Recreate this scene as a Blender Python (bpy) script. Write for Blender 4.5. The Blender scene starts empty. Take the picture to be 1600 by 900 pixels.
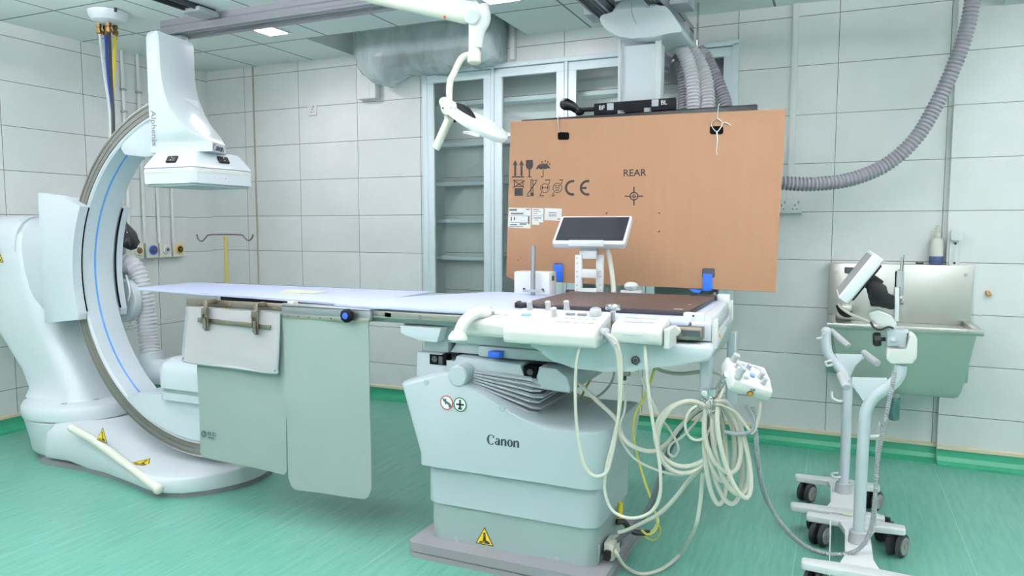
import bpy, bmesh, math, random
from mathutils import Vector, Matrix

random.seed(7)
SC = bpy.context.scene
COL = SC.collection

# ---------------------------------------------------------------- camera, world, exposure
F_PX, PITCH, YAW, EYE = 1140.0, math.radians(4.8), math.radians(24.0), 1.40
cam_data = bpy.data.cameras.new('camera')
cam_data.sensor_fit = 'HORIZONTAL'
cam_data.sensor_width = 36.0
cam_data.lens = 36.0 * F_PX / 1600.0
cam_data.clip_start = 0.05
cam = bpy.data.objects.new('camera', cam_data)
COL.objects.link(cam)
cam.location = (0, 0, EYE)
cam.rotation_euler = (math.radians(90) - PITCH, 0, YAW)
SC.camera = cam

world = bpy.data.worlds.new('world')
SC.world = world
world.use_nodes = True
world.node_tree.nodes['Background'].inputs[0].default_value = (0.85, 0.95, 1.0, 1)
world.node_tree.nodes['Background'].inputs[1].default_value = 0.3

SC.view_settings.view_transform = 'Standard'
SC.view_settings.look = 'None'
SC.view_settings.gamma = 1.0
SC.view_settings.exposure = -0.10
SC.view_settings.use_curve_mapping = False
LAMP = 11.5            # base strength of the ceiling LED panels and the added fill panels

# ---------------------------------------------------------------- pixel -> place (1600x900 frame)
_cp, _sp, _cy, _sy = math.cos(PITCH), math.sin(PITCH), math.cos(YAW), math.sin(YAW)
FWD = Vector((-_sy * _cp, _cy * _cp, -_sp))
RGT = Vector((_cy, _sy, 0))
UPV = RGT.cross(FWD)
EYEP = Vector((0, 0, EYE))
def ray(x, y): return FWD + RGT * ((x - 800) / F_PX) - UPV * ((y - 450) / F_PX)
def at_y(x, y, Y): d = ray(x, y); return EYEP + d * (Y / d.y)
def at_x(x, y, X): d = ray(x, y); return EYEP + d * (X / d.x)
def at_z(x, y, Z): d = ray(x, y); return EYEP + d * ((Z - EYE) / d.z)
def at_d(x, y, D): return EYEP + ray(x, y) * D

# ---------------------------------------------------------------- materials
def lin(c):
    out = []
    for v in c[:3]:
        v = v / 255.0
        out.append(v / 12.92 if v <= 0.04045 else ((v + 0.055) / 1.055) ** 2.4)
    return (*out, 1.0)

MATS = {}
def mat(name, rgb, rough=0.4, metal=0.0, var=0.04, scale=6.0, bump=0.0, bscale=60.0, trans=0.0, alpha=1.0, coat=0.0, aniso=None, emit=0.0, spec=0.5):
    m = bpy.data.materials.new(name)
    m.use_nodes = True
    nt = m.node_tree
    b = nt.nodes['Principled BSDF']
    tc = nt.nodes.new('ShaderNodeTexCoord')
    n = nt.nodes.new('ShaderNodeTexNoise')
    n.inputs['Scale'].default_value = scale
    n.inputs['Detail'].default_value = 4
    src = tc.outputs['Object']
    if aniso:
        mp = nt.nodes.new('ShaderNodeMapping')
        mp.inputs['Scale'].default_value = aniso
        nt.links.new(src, mp.inputs[0]); src = mp.outputs[0]
    nt.links.new(src, n.inputs['Vector'])
    mix = nt.nodes.new('ShaderNodeMix'); mix.data_type = 'RGBA'
    c = lin(rgb)
    mix.inputs[6].default_value = tuple(max(0, v * (1 - var * 1.5)) for v in c[:3]) + (1,)
    mix.inputs[7].default_value = tuple(min(1, v * (1 + var)) for v in c[:3]) + (1,)
    nt.links.new(n.outputs['Fac'], mix.inputs[0])
    nt.links.new(mix.outputs[2], b.inputs['Base Color'])
    b.inputs['Roughness'].default_value = rough
    b.inputs['Metallic'].default_value = metal
    b.inputs['Specular IOR Level'].default_value = spec
    b.inputs['Coat Weight'].default_value = coat
    if trans:
        b.inputs['Transmission Weight'].default_value = trans
    if alpha < 1: b.inputs['Alpha'].default_value = alpha
    if emit:
        b.inputs['Emission Color'].default_value = c
        b.inputs['Emission Strength'].default_value = emit
    if bump:
        n2 = nt.nodes.new('ShaderNodeTexNoise'); n2.inputs['Scale'].default_value = bscale; n2.inputs['Detail'].default_value = 3
        nt.links.new(src, n2.inputs['Vector'])
        bp = nt.nodes.new('ShaderNodeBump'); bp.inputs['Strength'].default_value = bump; bp.inputs['Distance'].default_value = 0.01
        nt.links.new(n2.outputs['Fac'], bp.inputs['Height'])
        nt.links.new(bp.outputs[0], b.inputs['Normal'])
    MATS[name] = m
    return m

mat('white_shell', (214, 222, 226), 0.32, var=0.015)
mat('cool_white', (205, 214, 219), 0.35, var=0.015)
mat('pure_white', (222, 226, 227), 0.35, var=0.01)
mat('cream_white', (222, 222, 208), 0.35, var=0.015)
mat('pale_grey_shell', (180, 192, 196), 0.42, var=0.02)
mat('grey_shell', (150, 168, 166), 0.45, var=0.03)
mat('mid_grey', (165, 172, 178), 0.45, var=0.03)
mat('sole_grey', (140, 139, 144), 0.55, var=0.08)
mat('console_white', (219, 220, 216), 0.36, var=0.01)
mat('button_white', (182, 186, 192), 0.5)
mat('key_grey', (120, 124, 134), 0.5)
mat('knob_grey', (186, 188, 192), 0.38, var=0.02)
mat('black_plastic', (14, 14, 17), 0.45, var=0.1, spec=0.35)
mat('dark_slot', (8, 8, 10), 0.85, spec=0.1)
mat('dark_navy', (13, 14, 22), 0.6, spec=0.15)
mat('charcoal', (58, 62, 68), 0.5)
mat('channel_grey', (126, 132, 132), 0.42, 0.45, var=0.06)
mat('steel', (196, 194, 190), 0.26, 1.0, var=0.05, aniso=(1, 1, 40))
mat('brushed_steel', (178, 174, 166), 0.38, 1.0, var=0.1, aniso=(2, 2, 60))
mat('worn_steel', (150, 140, 130), 0.36, 1.0, var=0.12, scale=12)
mat('sink_steel', (186, 188, 182), 0.3, 1.0, var=0.08, scale=4)
mat('chrome', (225, 226, 228), 0.1, 1.0, var=0.01)
mat('aluminium', (172, 176, 182), 0.4, 1.0, var=0.05, aniso=(1, 40, 40))
mat('rail_grey', (168, 168, 176), 0.45, 0.35, var=0.05)
mat('cabinet_white', (226, 241, 244), 0.4, var=0.01)
mat('blue_line', (92, 158, 226), 0.4)
mat('blue_knob', (44, 104, 226), 0.35)
mat('blue_tape', (32, 106, 232), 0.45, var=0.08, scale=30)
mat('mattress', (190, 200, 228), 0.55, var=0.015, bump=0.05, bscale=20)
mat('brown_pad', (68, 53, 49), 0.5, var=0.06, scale=3)
mat('pad_side', (24, 22, 30), 0.5)
mat('lead_grey', (176, 174, 176), 0.5, var=0.02, bump=0.12, bscale=14)
mat('lead_curtain', (142, 157, 151), 0.5, var=0.05, scale=2.5, bump=0.22, bscale=7)
mat('curtain_mark', (70, 96, 100), 0.5)
mat('cardboard', (167, 127, 98), 0.85, var=0.045, scale=2.5, bump=0.05, bscale=30, aniso=(9, 9, 1))
mat('cardboard_edge', (170, 122, 82), 0.9)
mat('print_black', (38, 34, 34), 0.7)
mat('paper', (236, 236, 232), 0.7, var=0.02)
mat('paper_cream', (214, 216, 196), 0.7)
mat('print_grey', (96, 98, 104), 0.7)
mat('cable_cream', (206, 204, 190), 0.5, var=0.04)
mat('cable_grey', (140, 146, 148), 0.45, var=0.06)
mat('cable_dark', (84, 90, 96), 0.45, var=0.06)
mat('cable_yellow', (206, 200, 90), 0.5)
mat('hose_grey', (160, 158, 166), 0.5, var=0.06, scale=20)
mat('hose_white', (222, 222, 226), 0.45, var=0.03)
mat('hose_blue', (46, 76, 176), 0.4)
mat('hose_black', (30, 32, 34), 0.45)
mat('hose_yellow', (226, 204, 40), 0.4)
mat('hose_pale', (226, 232, 236), 0.4)
mat('brass', (150, 118, 72), 0.35, 1.0, var=0.1, scale=30)
mat('sign_yellow', (238, 202, 24), 0.5)
mat('release_orange', (206, 120, 84), 0.5)
mat('sign_red', (176, 50, 56), 0.5)
mat('sign_green', (28, 96, 70), 0.5)
mat('logo_black', (40, 50, 58), 0.45)
mat('screen_glass', (44, 44, 50), 0.08, var=0.05, spec=0.7)
mat('screen_grey', (150, 150, 150), 0.25, var=0.03)
mat('pole_yellow', (214, 200, 120), 0.4)
mat('soap_blue', (70, 80, 120), 0.2)
mat('soap_clear', (214, 216, 206), 0.3)
mat('tyre_black', (44, 46, 48), 0.55)
mat('wheel_grey', (146, 145, 142), 0.5)
mat('tile_edge_plain', (176, 172, 152), 0.5, var=0.08)
mat('trim_yellow', (222, 212, 182), 0.5, var=0.06, scale=9)
mat('orange_lens', (240, 156, 20), 0.25)
mat('bag_black', (24, 24, 28), 0.22, bump=0.8, bscale=22, var=0.15)
mat('drain_teal', (116, 158, 160), 0.2, 0.6)
mat('pvc_white', (228, 232, 230), 0.4)
mat('ceil_bulkhead', (240, 244, 242), 0.7)
mat('amber', (226, 182, 84), 0.5)

def led_material(name, strength):
    m = bpy.data.materials.new(name); m.use_nodes = True
    nt = m.node_tree; b = nt.nodes['Principled BSDF']
    b.inputs['Base Color'].default_value = (0.9, 0.9, 0.9, 1)
    b.inputs['Emission Color'].default_value = (1.06, 0.97, 1.04, 1)
    b.inputs['Emission Strength'].default_value = strength
    MATS[name] = m
led_material('led_fill', LAMP)  # glow of the added hanging panels only
led_material('led_spot', LAMP * 11)
led_material('led_fill_up', LAMP * 7.5)  # upward glow of the added panels, brightens the ceiling

def film_material(name, opacity, tint, rough, bump=0.0, bscale=5.0, folds=(1, 1, 1)):
    """clear sheet: straight-through light mixed with a glossy and a milky share"""
    m = bpy.data.materials.new(name); m.use_nodes = True
    nt = m.node_tree; nt.nodes.clear()
    out = nt.nodes.new('ShaderNodeOutputMaterial')
    tr = nt.nodes.new('ShaderNodeBsdfTransparent'); tr.inputs[0].default_value = lin(tint)
    pr = nt.nodes.new('ShaderNodeBsdfPrincipled')
    pr.inputs['Base Color'].default_value = lin((225, 238, 238)); pr.inputs['Roughness'].default_value = rough
    tc = nt.nodes.new('ShaderNodeTexCoord'); mp = nt.nodes.new('ShaderNodeMapping'); mp.inputs['Scale'].default_value = folds
    no = nt.nodes.new('ShaderNodeTexNoise'); no.inputs['Scale'].default_value = bscale; no.inputs['Detail'].default_value = 5
    no.inputs['Distortion'].default_value = 0.6
    nt.links.new(tc.outputs['Object'], mp.inputs[0]); nt.links.new(mp.outputs[0], no.inputs['Vector'])
    bp = nt.nodes.new('ShaderNodeBump'); bp.inputs['Strength'].default_value = bump; bp.inputs['Distance'].default_value = 0.05
    nt.links.new(no.outputs['Fac'], bp.inputs['Height']); nt.links.new(bp.outputs[0], pr.inputs['Normal'])
    mr = nt.nodes.new('ShaderNodeMapRange'); mr.inputs[1].default_value = 0.3; mr.inputs[2].default_value = 0.7
    mr.inputs[3].default_value = opacity * 0.75; mr.inputs[4].default_value = min(1, opacity * 1.25)
    nt.links.new(no.outputs['Fac'], mr.inputs[0])
    mx = nt.nodes.new('ShaderNodeMixShader')
    nt.links.new(mr.outputs[0], mx.inputs[0]); nt.links.new(tr.outputs[0], mx.inputs[1]); nt.links.new(pr.outputs[0], mx.inputs[2])
    nt.links.new(mx.outputs[0], out.inputs[0])
    MATS[name] = m
film_material('polythene', 0.52, (240, 247, 247), 0.16, 1.0, 4.2, (1.6, 1.0, .8))

def glass_material():
    m = bpy.data.materials.new('pane_glass'); m.use_nodes = True
    nt = m.node_tree; nt.nodes.clear()
    out = nt.nodes.new('ShaderNodeOutputMaterial')
    tr = nt.nodes.new('ShaderNodeBsdfTransparent'); tr.inputs[0].default_value = (0.95, 0.98, 0.97, 1)
    gl = nt.nodes.new('ShaderNodeBsdfGlossy'); gl.inputs['Roughness'].default_value = 0.02
    fr = nt.nodes.new('ShaderNodeFresnel'); fr.inputs[0].default_value = 1.5
    mx = nt.nodes.new('ShaderNodeMixShader')
    nt.links.new(fr.outputs[0], mx.inputs[0]); nt.links.new(tr.outputs[0], mx.inputs[1]); nt.links.new(gl.outputs[0], mx.inputs[2])
    nt.links.new(mx.outputs[0], out.inputs[0])
    MATS['pane_glass'] = m
glass_material()

class NG:
    """tiny node-building helper"""
    def __init__(s, m): s.nt = m.node_tree
    def n(s, t, **kw):
        k = s.nt.nodes.new(t)
        for a, v in kw.items(): setattr(k, a, v)
        return k
    def link(s, a, b): s.nt.links.new(a, b)
    def math(s, op, a, b=None, c=None):
        k = s.n('ShaderNodeMath', operation=op)
        for i, v in enumerate((a, b, c)):
            if v is None: continue
            if isinstance(v, (int, float)): k.inputs[i].default_value = v
            else: s.link(v, k.inputs[i])
        return k.outputs[0]
    def mixc(s, fac, a, b):
        k = s.n('ShaderNodeMix', data_type='RGBA')
        for i, v in ((0, fac), (6, a), (7, b)):
            if isinstance(v, (int, float)): k.inputs[i].default_value = v
            elif isinstance(v, tuple): k.inputs[i].default_value = v
            else: s.link(v, k.inputs[i])
        return k.outputs[2]

def tile_material(name, axis, u0, uw, v0, vh, base, dark, line, lw, rough, extra_var=0.05, cloud=2.2):
    """big glazed wall tiles or ceiling panels: joints at u0+k*uw, v0+k*vh, cloudy glaze, each tile a shade of its own"""
    m = bpy.data.materials.new(name); m.use_nodes = True
    g = NG(m); b = m.node_tree.nodes['Principled BSDF']
    tc = g.n('ShaderNodeTexCoord'); sx = g.n('ShaderNodeSeparateXYZ'); g.link(tc.outputs['Object'], sx.inputs[0])
    U, V = sx.outputs[axis[0]], sx.outputs[axis[1]]
    u = g.math('DIVIDE', g.math('SUBTRACT', U, u0), uw); v = g.math('DIVIDE', g.math('SUBTRACT', V, v0), vh)
    def edge(t, w):
        fr = g.math('FRACT', t); d = g.math('MINIMUM', fr, g.math('SUBTRACT', 1.0, fr))
        return g.math('LESS_THAN', g.math('MULTIPLY', d, w), lw / 2)
    jt = g.math('MAXIMUM', edge(u, uw), edge(v, vh))
    cx = g.n('ShaderNodeCombineXYZ'); g.link(g.math('FLOOR', u), cx.inputs[0]); g.link(g.math('FLOOR', v), cx.inputs[1])
    wn = g.n('ShaderNodeTexWhiteNoise'); g.link(cx.outputs[0], wn.inputs['Vector'])
    off = g.n('ShaderNodeVectorMath', operation='MULTIPLY_ADD'); g.link(wn.outputs['Color'], off.inputs[0])
    off.inputs[1].default_value = (9, 9, 9); g.link(tc.outputs['Object'], off.inputs[2])
    no = g.n('ShaderNodeTexNoise'); no.inputs['Scale'].default_value = cloud; no.inputs['Detail'].default_value = 6; no.inputs['Roughness'].default_value = 0.6
    g.link(off.outputs[0], no.inputs['Vector'])
    mr = g.n('ShaderNodeMapRange'); mr.inputs[1].default_value = 0.3; mr.inputs[2].default_value = 0.7; g.link(no.outputs['Fac'], mr.inputs[0])
    c = g.mixc(mr.outputs[0], lin(dark), lin(base))
    hv = g.n('ShaderNodeHueSaturation'); g.link(c, hv.inputs['Color'])
    g.link(g.math('ADD', 1 - extra_var / 2, g.math('MULTIPLY', wn.outputs['Value'], extra_var)), hv.inputs['Value'])
    col = g.mixc(jt, hv.outputs[0], lin(line))
    g.link(col, b.inputs['Base Color'])
    b.inputs['Roughness'].default_value = rough
    bp = g.n('ShaderNodeBump'); bp.inputs['Strength'].default_value = 0.4; bp.inputs['Distance'].default_value = 0.003
    g.link(g.math('SUBTRACT', 1.0, jt), bp.inputs['Height']); g.link(bp.outputs[0], b.inputs['Normal'])
    MATS[name] = m
TW, TH, TZ = 0.5895, 0.300, 1.4927
tile_material('tile_back', ('X', 'Z'), -4.158, TW, TZ, TH, (231, 235, 234), (219, 224, 222), (112, 115, 108), 0.0042, 0.34)
tile_material('tile_left', ('Y', 'Z'), 3.157, 0.600, TZ - 0.01, TH, (231, 235, 234), (219, 224, 222), (112, 115, 108), 0.0042, 0.34)
tile_material('ceiling_panels', ('X', 'Y'), -4.605, 0.600, 3.175, 0.600, (236, 244, 242), (230, 240, 238), (128, 140, 142), 0.014, 0.7, 0.03)

def floor_material():
    m = bpy.data.materials.new('green_vinyl'); m.use_nodes = True
    g = NG(m); b = m.node_tree.nodes['Principled BSDF']
    tc = g.n('ShaderNodeTexCoord'); mp = g.n('ShaderNodeMapping'); mp.inputs['Rotation'].default_value = (0, 0, 0)
    mp.inputs['Scale'].default_value = (13, 1.1, 1); g.link(tc.outputs['Object'], mp.inputs[0])
    n1 = g.n('ShaderNodeTexNoise'); n1.inputs['Scale'].default_value = 3.2; n1.inputs['Detail'].default_value = 8; n1.inputs['Roughness'].default_value = 0.72
    g.link(mp.outputs[0], n1.inputs['Vector'])
    n2 = g.n('ShaderNodeTexNoise'); n2.inputs['Scale'].default_value = 1.6; n2.inputs['Detail'].default_value = 5
    g.link(tc.outputs['Object'], n2.inputs['Vector'])
    mr = g.n('ShaderNodeMapRange'); mr.inputs[1].default_value = 0.32; mr.inputs[2].default_value = 0.68; g.link(n1.outputs['Fac'], mr.inputs[0])
    c1 = g.mixc(mr.outputs[0], lin((84, 148, 130)), lin((115, 174, 157)))
    mr2 = g.n('ShaderNodeMapRange'); mr2.inputs[1].default_value = 0.35; mr2.inputs[2].default_value = 0.75
    mr2.inputs[3].default_value = 0; mr2.inputs[4].default_value = 0.4; g.link(n2.outputs['Fac'], mr2.inputs[0])
    c2 = g.mixc(mr2.outputs[0], c1, lin((97, 160, 142)))
    # pale welded seams between the vinyl sheets, running along Y and one crossing
    sx = g.n('ShaderNodeSeparateXYZ'); g.link(tc.outputs['Object'], sx.inputs[0])
    dist = None
    for xs_ in (-4.02, -3.2, -2.42, -1.74, -0.12, 0.56, 1.9):
        dd = g.math('ABSOLUTE', g.math('SUBTRACT', sx.outputs['X'], xs_))
        dist = dd if dist is None else g.math('MINIMUM', dist, dd)
    seam = g.math('LESS_THAN', dist, 0.0017)
    c3 = g.mixc(g.math('MULTIPLY', seam, 0.6), c2, lin((146, 204, 186)))
    g.link(c3, b.inputs['Base Color'])
    b.inputs['Roughness'].default_value = 0.3
    b.inputs['Specular IOR Level'].default_value = 0.45
    bp = g.n('ShaderNodeBump'); bp.inputs['Strength'].default_value = 0.06; bp.inputs['Distance'].default_value = 0.01
    g.link(n1.outputs['Fac'], bp.inputs['Height']); g.link(bp.outputs[0], b.inputs['Normal'])
    MATS['green_vinyl'] = m
floor_material()
mat('green_cove', (52, 150, 116), 0.35, var=0.12, scale=5)

# ---------------------------------------------------------------- mesh building
class B:
    def __init__(s): s.bm = bmesh.new()
    def _bevel(s, verts, bev, seg=2):
        if bev <= 0: return
        vs = set(verts)
        ed = [e for e in s.bm.edges if e.verts[0] in vs and e.verts[1] in vs]
        bmesh.ops.bevel(s.bm, geom=ed, offset=bev, segments=seg, affect='EDGES', profile=0.5, clamp_overlap=True)
    def poly(s, base, vec, bev=0, seg=2, only=None):
        """a polygon of 3D points extruded by vec"""
        vec = Vector(vec)
        a = [s.bm.verts.new(Vector(p)) for p in base]
        b = [s.bm.verts.new(Vector(p) + vec) for p in base]
        n = len(a)
        s.bm.faces.new(a[::-1]); s.bm.faces.new(b)
        for i in range(n): s.bm.faces.new((a[i], a[(i + 1) % n], b[(i + 1) % n], b[i]))
        s._bevel(a + b, bev, seg)
        return s
    def box(s, x0, x1, y0, y1, z0, z1, bev=0, seg=2):
        return s.poly([(x0, y0, z0), (x1, y0, z0), (x1, y1, z0), (x0, y1, z0)], (0, 0, z1 - z0), bev, seg)
    def obox(s, c, ax, ay, az, hx, hy, hz, bev=0, seg=2):
        c, ax, ay, az = Vector(c), Vector(ax).normalized() * hx, Vector(ay).normalized() * hy, Vector(az).normalized() * hz
        return s.poly([c - ax - ay - az, c + ax - ay - az, c + ax + ay - az, c - ax + ay - az], az * 2, bev, seg)
    def rbox(s, x0, x1, y0, y1, z0, z1, r, bev=0.004, n=5):
        """box with rounded vertical corners"""
        return s.poly([(x, y, z0) for x, y in rrect(x0, x1, y0, y1, r, n)], (0, 0, z1 - z0), bev)
    def loft(s, rings, cap=True):
        R = [[s.bm.verts.new(Vector(p)) for p in r] for r in rings]
        for i in range(len(R) - 1):
            n = len(R[i])
            for j in range(n):
                s.bm.faces.new((R[i][j], R[i][(j + 1) % n], R[i + 1][(j + 1) % n], R[i + 1][j]))
        if cap:
            s.bm.faces.new(R[0][::-1]); s.bm.faces.new(R[-1])
        return s
    def tube(s, pts, r, n=10, sub=6, cap=True, rf=None, smooth=True):
        P = smooth_path(pts, sub) if smooth and len(pts) > 2 else [Vector(p) for p in pts]
        rings = []
        t0 = (P[1] - P[0]).normalized()
        ref = Vector((0, 0, 1)) if abs(t0.z) < 0.9 else Vector((1, 0, 0))
        u = t0.cross(ref).normalized(); L = 0
        for i, p in enumerate(P):
            t = (P[min(i + 1, len(P) - 1)] - P[max(i - 1, 0)])
            if t.length < 1e-9: t = t0
            t.normalize()
            u = (u - t * u.dot(t)).normalized(); w = t.cross(u)
            if i: L += (p - P[i - 1]).length
            rr = rf(L, i / (len(P) - 1)) if rf else r
            rings.append([p + u * (rr * math.cos(2 * math.pi * k / n)) + w * (rr * math.sin(2 * math.pi * k / n)) for k in range(n)])
        return s.loft(rings, cap)
    def cyl(s, p0, p1, r0, r1=None, n=20, bev=0):
        r1 = r0 if r1 is None else r1
        p0, p1 = Vector(p0), Vector(p1); t = (p1 - p0).normalized()
        ref = Vector((0, 0, 1)) if abs(t.z) < 0.9 else Vector((1, 0, 0))
        u = t.cross(ref).normalized(); w = t.cross(u)
        def ring(p, r): return [p + u * (r * math.cos(2 * math.pi * k / n)) + w * (r * math.sin(2 * math.pi * k / n)) for k in range(n)]
        if bev: return s.loft([ring(p0, r0 - bev), ring(p0 + t * bev, r0), ring(p1 - t * bev, r1), ring(p1, r1 - bev)])
        return s.loft([ring(p0, r0), ring(p1, r1)])
    def lathe(s, o, axis, prof, n=24, cap=True):
        o, t = Vector(o), Vector(axis).normalized()
        ref = Vector((0, 0, 1)) if abs(t.z) < 0.9 else Vector((1, 0, 0))
        u = t.cross(ref).normalized(); w = t.cross(u)
        return s.loft([[o + t * h + u * (r * math.cos(2 * math.pi * k / n)) + w * (r * math.sin(2 * math.pi * k / n)) for k in range(n)] for r, h in prof], cap)
    def ball(s, c, r, sx=1, sy=1, sz=1, n=16):
        m = Matrix.Translation(Vector(c)) @ Matrix.Diagonal((r * sx, r * sy, r * sz, 1))
        bmesh.ops.create_uvsphere(s.bm, u_segments=n, v_segments=n // 2, radius=1, matrix=m)
        return s
    def ring_flat(s, c, U, V, r0, r1, N, th, a0=0.0, a1=2 * math.pi, n=28):
        """flat ring or arc band in the plane (U,V), thickness th along N"""
        c, U, V, N = Vector(c), Vector(U), Vector(V), Vector(N)
        full = abs(a1 - a0) > 6.28
        secs = []
        for k in range(n + (0 if full else 1)):
            a = a0 + (a1 - a0) * k / n; d = U * math.cos(a) + V * math.sin(a)
            secs.append([c + d * r0, c + d * r1, c + d * r1 + N * th, c + d * r0 + N * th])
        R = [[s.bm.verts.new(p) for p in q] for q in secs]
        m = len(R)
        for i in range(m if full else m - 1):
            A, Bq = R[i], R[(i + 1) % m]
            for j in range(4): s.bm.faces.new((A[j], A[(j + 1) % 4], Bq[(j + 1) % 4], Bq[j]))
        if not full:
            s.bm.faces.new(R[0][::-1]); s.bm.faces.new(R[-1])
        return s
    def build(s, name, m, parent=None, ang=35, smooth=True):
        bm = s.bm
        bmesh.ops.recalc_face_normals(bm, faces=bm.faces[:])
        me = bpy.data.meshes.new(name)
        co = [v.co for v in bm.verts]
        if parent is None and name_is_thing(name):
            lo = Vector([min(v[i] for v in co) for i in range(3)]); hi = Vector([max(v[i] for v in co) for i in range(3)])
            org = Vector(((lo.x + hi.x) / 2, (lo.y + hi.y) / 2, lo.z))
        elif parent is None: org = Vector((0, 0, 0))
        else: org = WORLD[parent.name]
        bmesh.ops.translate(bm, verts=bm.verts[:], vec=-org)
        bm.to_mesh(me); bm.free()
        if smooth:
            me.shade_smooth(); me.set_sharp_from_angle(angle=math.radians(ang))
        me.materials.append(MATS[m])
        o = bpy.data.objects.new(name, me); COL.objects.link(o)
        if parent is None:
            o.location = org; WORLD[o.name] = org
        else:
            o.parent = parent; WORLD[o.name] = org
        return o

WORLD = {}
STRUCT = ('wall', 'floor', 'ceiling', 'baseboard', 'trim', 'window', 'door_')
def name_is_thing(n): return not n.startswith(STRUCT) or n.startswith(('floor_', 'wall_s', 'ceiling_l', 'wall_o', 'ceiling_d', 'ceiling_r'))

def rrect(x0, x1, y0, y1, r, n=5):
    out = []
    for cx, cy, a in ((x1 - r, y0 + r, -90), (x1 - r, y1 - r, 0), (x0 + r, y1 - r, 90), (x0 + r, y0 + r, 180)):
        for k in range(n + 1):
            t = math.radians(a + 90 * k / n); out.append((cx + r * math.cos(t), cy + r * math.sin(t)))
    return out

def smooth_path(pts, sub=6):
    P = [Vector(p) for p in pts]
    Q = [P[0] * 2 - P[1]] + P + [P[-1] * 2 - P[-2]]
    out = []
    for i in range(1, len(Q) - 2):
        a, b, c, d = Q[i - 1], Q[i], Q[i + 1], Q[i + 2]
        for k in range(sub):
            t = k / sub
            out.append(0.5 * ((2 * b) + (c - a) * t + (2 * a - 5 * b + 4 * c - d) * t * t + (3 * b - a - 3 * c + d) * t ** 3))
    out.append(P[-1])
    return out

def even_path(pts, step, sub=12):
    P = smooth_path(pts, sub); out = [P[0]]; need = step
    for i in range(1, len(P)):
        a, b = P[i - 1], P[i]; L = (b - a).length
        while L >= need and L > 1e-9:
            a = a + (b - a) * (need / L); out.append(a); L = (b - a).length; need = step
        need -= L
    return out

def corrugated(pts, r, pitch, depth=0.12, n=14):
    P = even_path(pts, pitch / 4)
    b = B(); cyc = (1.0, 1.0, 1 - depth, 1 - depth)
    rings = []
    t0 = (P[1] - P[0]).normalized()
    ref = Vector((0, 0, 1)) if abs(t0.z) < 0.9 else Vector((1, 0, 0))
    u = t0.cross(ref).normalized()
    for i, p in enumerate(P):
        t = (P[min(i + 1, len(P) - 1)] - P[max(i - 1, 0)]).normalized()
        u = (u - t * u.dot(t)).normalized(); w = t.cross(u); rr = r * cyc[i % 4]
        rings.append([p + u * (rr * math.cos(2 * math.pi * k / n)) + w * (rr * math.sin(2 * math.pi * k / n)) for k in range(n)])
    b.loft(rings)
    return b

def add_text(b, s, size, o, right, up, th=0.0006, bold=0.0, align='CENTER', shear=0.0):
    """lettering as thin raised print; o = centre of the line"""
    cu = bpy.data.curves.new('lettering', 'FONT'); cu.body = s; cu.size = size; cu.extrude = th / 2
    cu.align_x = align; cu.align_y = 'CENTER'; cu.offset = bold; cu.resolution_u = 3; cu.shear = shear
    ob = bpy.data.objects.new('lettering', cu); COL.objects.link(ob)
    dg = bpy.context.evaluated_depsgraph_get(); dg.update()
    me = bpy.data.meshes.new_from_object(ob.evaluated_get(dg))
    R, U = Vector(right).normalized(), Vector(up).normalized(); N = R.cross(U)
    vs = [b.bm.verts.new(Vector(o) + R * v.co.x + U * v.co.y + N * (v.co.z + th / 2)) for v in me.vertices]
    for f in me.polygons:
        try: b.bm.faces.new([vs[i] for i in f.vertices])
        except ValueError: pass
    bpy.data.objects.remove(ob); bpy.data.curves.remove(cu); bpy.data.meshes.remove(me)
    return b

def canon_logo(b, o, right, up, xh, th=.0008):
    """high-contrast serif word mark, centred on o; xh = x-height"""
    R, U = Vector(right).normalized() * xh, Vector(up).normalized() * xh; N = R.cross(U).normalized()
    def P(x, y): return Vector(o) + R * (x - 2.55) + U * (y - .6)
    def band(cx, cy, ax, ay, bx, by, a0, a1, n=22, sk=0.0):
        for i in range(n):
            t0, t1 = math.radians(a0 + (a1 - a0) * i / n), math.radians(a0 + (a1 - a0) * (i + 1) / n)
            b.poly([P(cx + ax * math.cos(t0), cy + ay * math.sin(t0)), P(cx + ax * math.cos(t1), cy + ay * math.sin(t1)), P(cx + bx * math.cos(t1 + sk), cy + by * math.sin(t1 + sk)), P(cx + bx * math.cos(t0 + sk), cy + by * math.sin(t0 + sk))], N * th)
    def pg(*p): b.poly([P(*q) for q in p], N * th)
    band(.76, .64, .66, .74, .32, .66, 52, 312, sk=.1)
    pg((1.00, 1.02), (1.14, 1.16), (1.22, 1.36), (1.28, 1.34), (1.22, .92), (1.12, .90))
    x = 1.36
    band(x + .34, .28, .34, .30, .10, .21, 0, 360); pg((x + .50, 0), (x + .80, 0), (x + .80, .72), (x + .50, .72)); band(x + .44, .66, .36, .34, .08, .27, 0, 160)
    for x in (2.28, 4.22):
        pg((x, 0), (x + .29, 0), (x + .29, .98), (x, .90)); pg((x + .58, 0), (x + .88, 0), (x + .88, .66), (x + .58, .66)); band(x + .55, .64, .33, .36, .05, .26, 0, 165)
    x = 3.26
    band(x + .44, .49, .44, .53, .14, .43, 0, 360, sk=.25)
    return b

def thing(name, label, cat, loc, group=None):
    o = bpy.data.objects.new(name, None); COL.objects.link(o)
    o.empty_display_size = 0.1
    o.location = loc; WORLD[o.name] = Vector(loc)
    return tag(o, label, cat, group)

def tag(o, label, cat, group=None, kind=None):
    o['label'] = label; o['category'] = cat
    if group: o['group'] = group
    if kind: o['kind'] = kind
    return o

def struct(o): o['kind'] = 'structure'; return o
def lbl(o, text): o['label'] = text; return o

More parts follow.
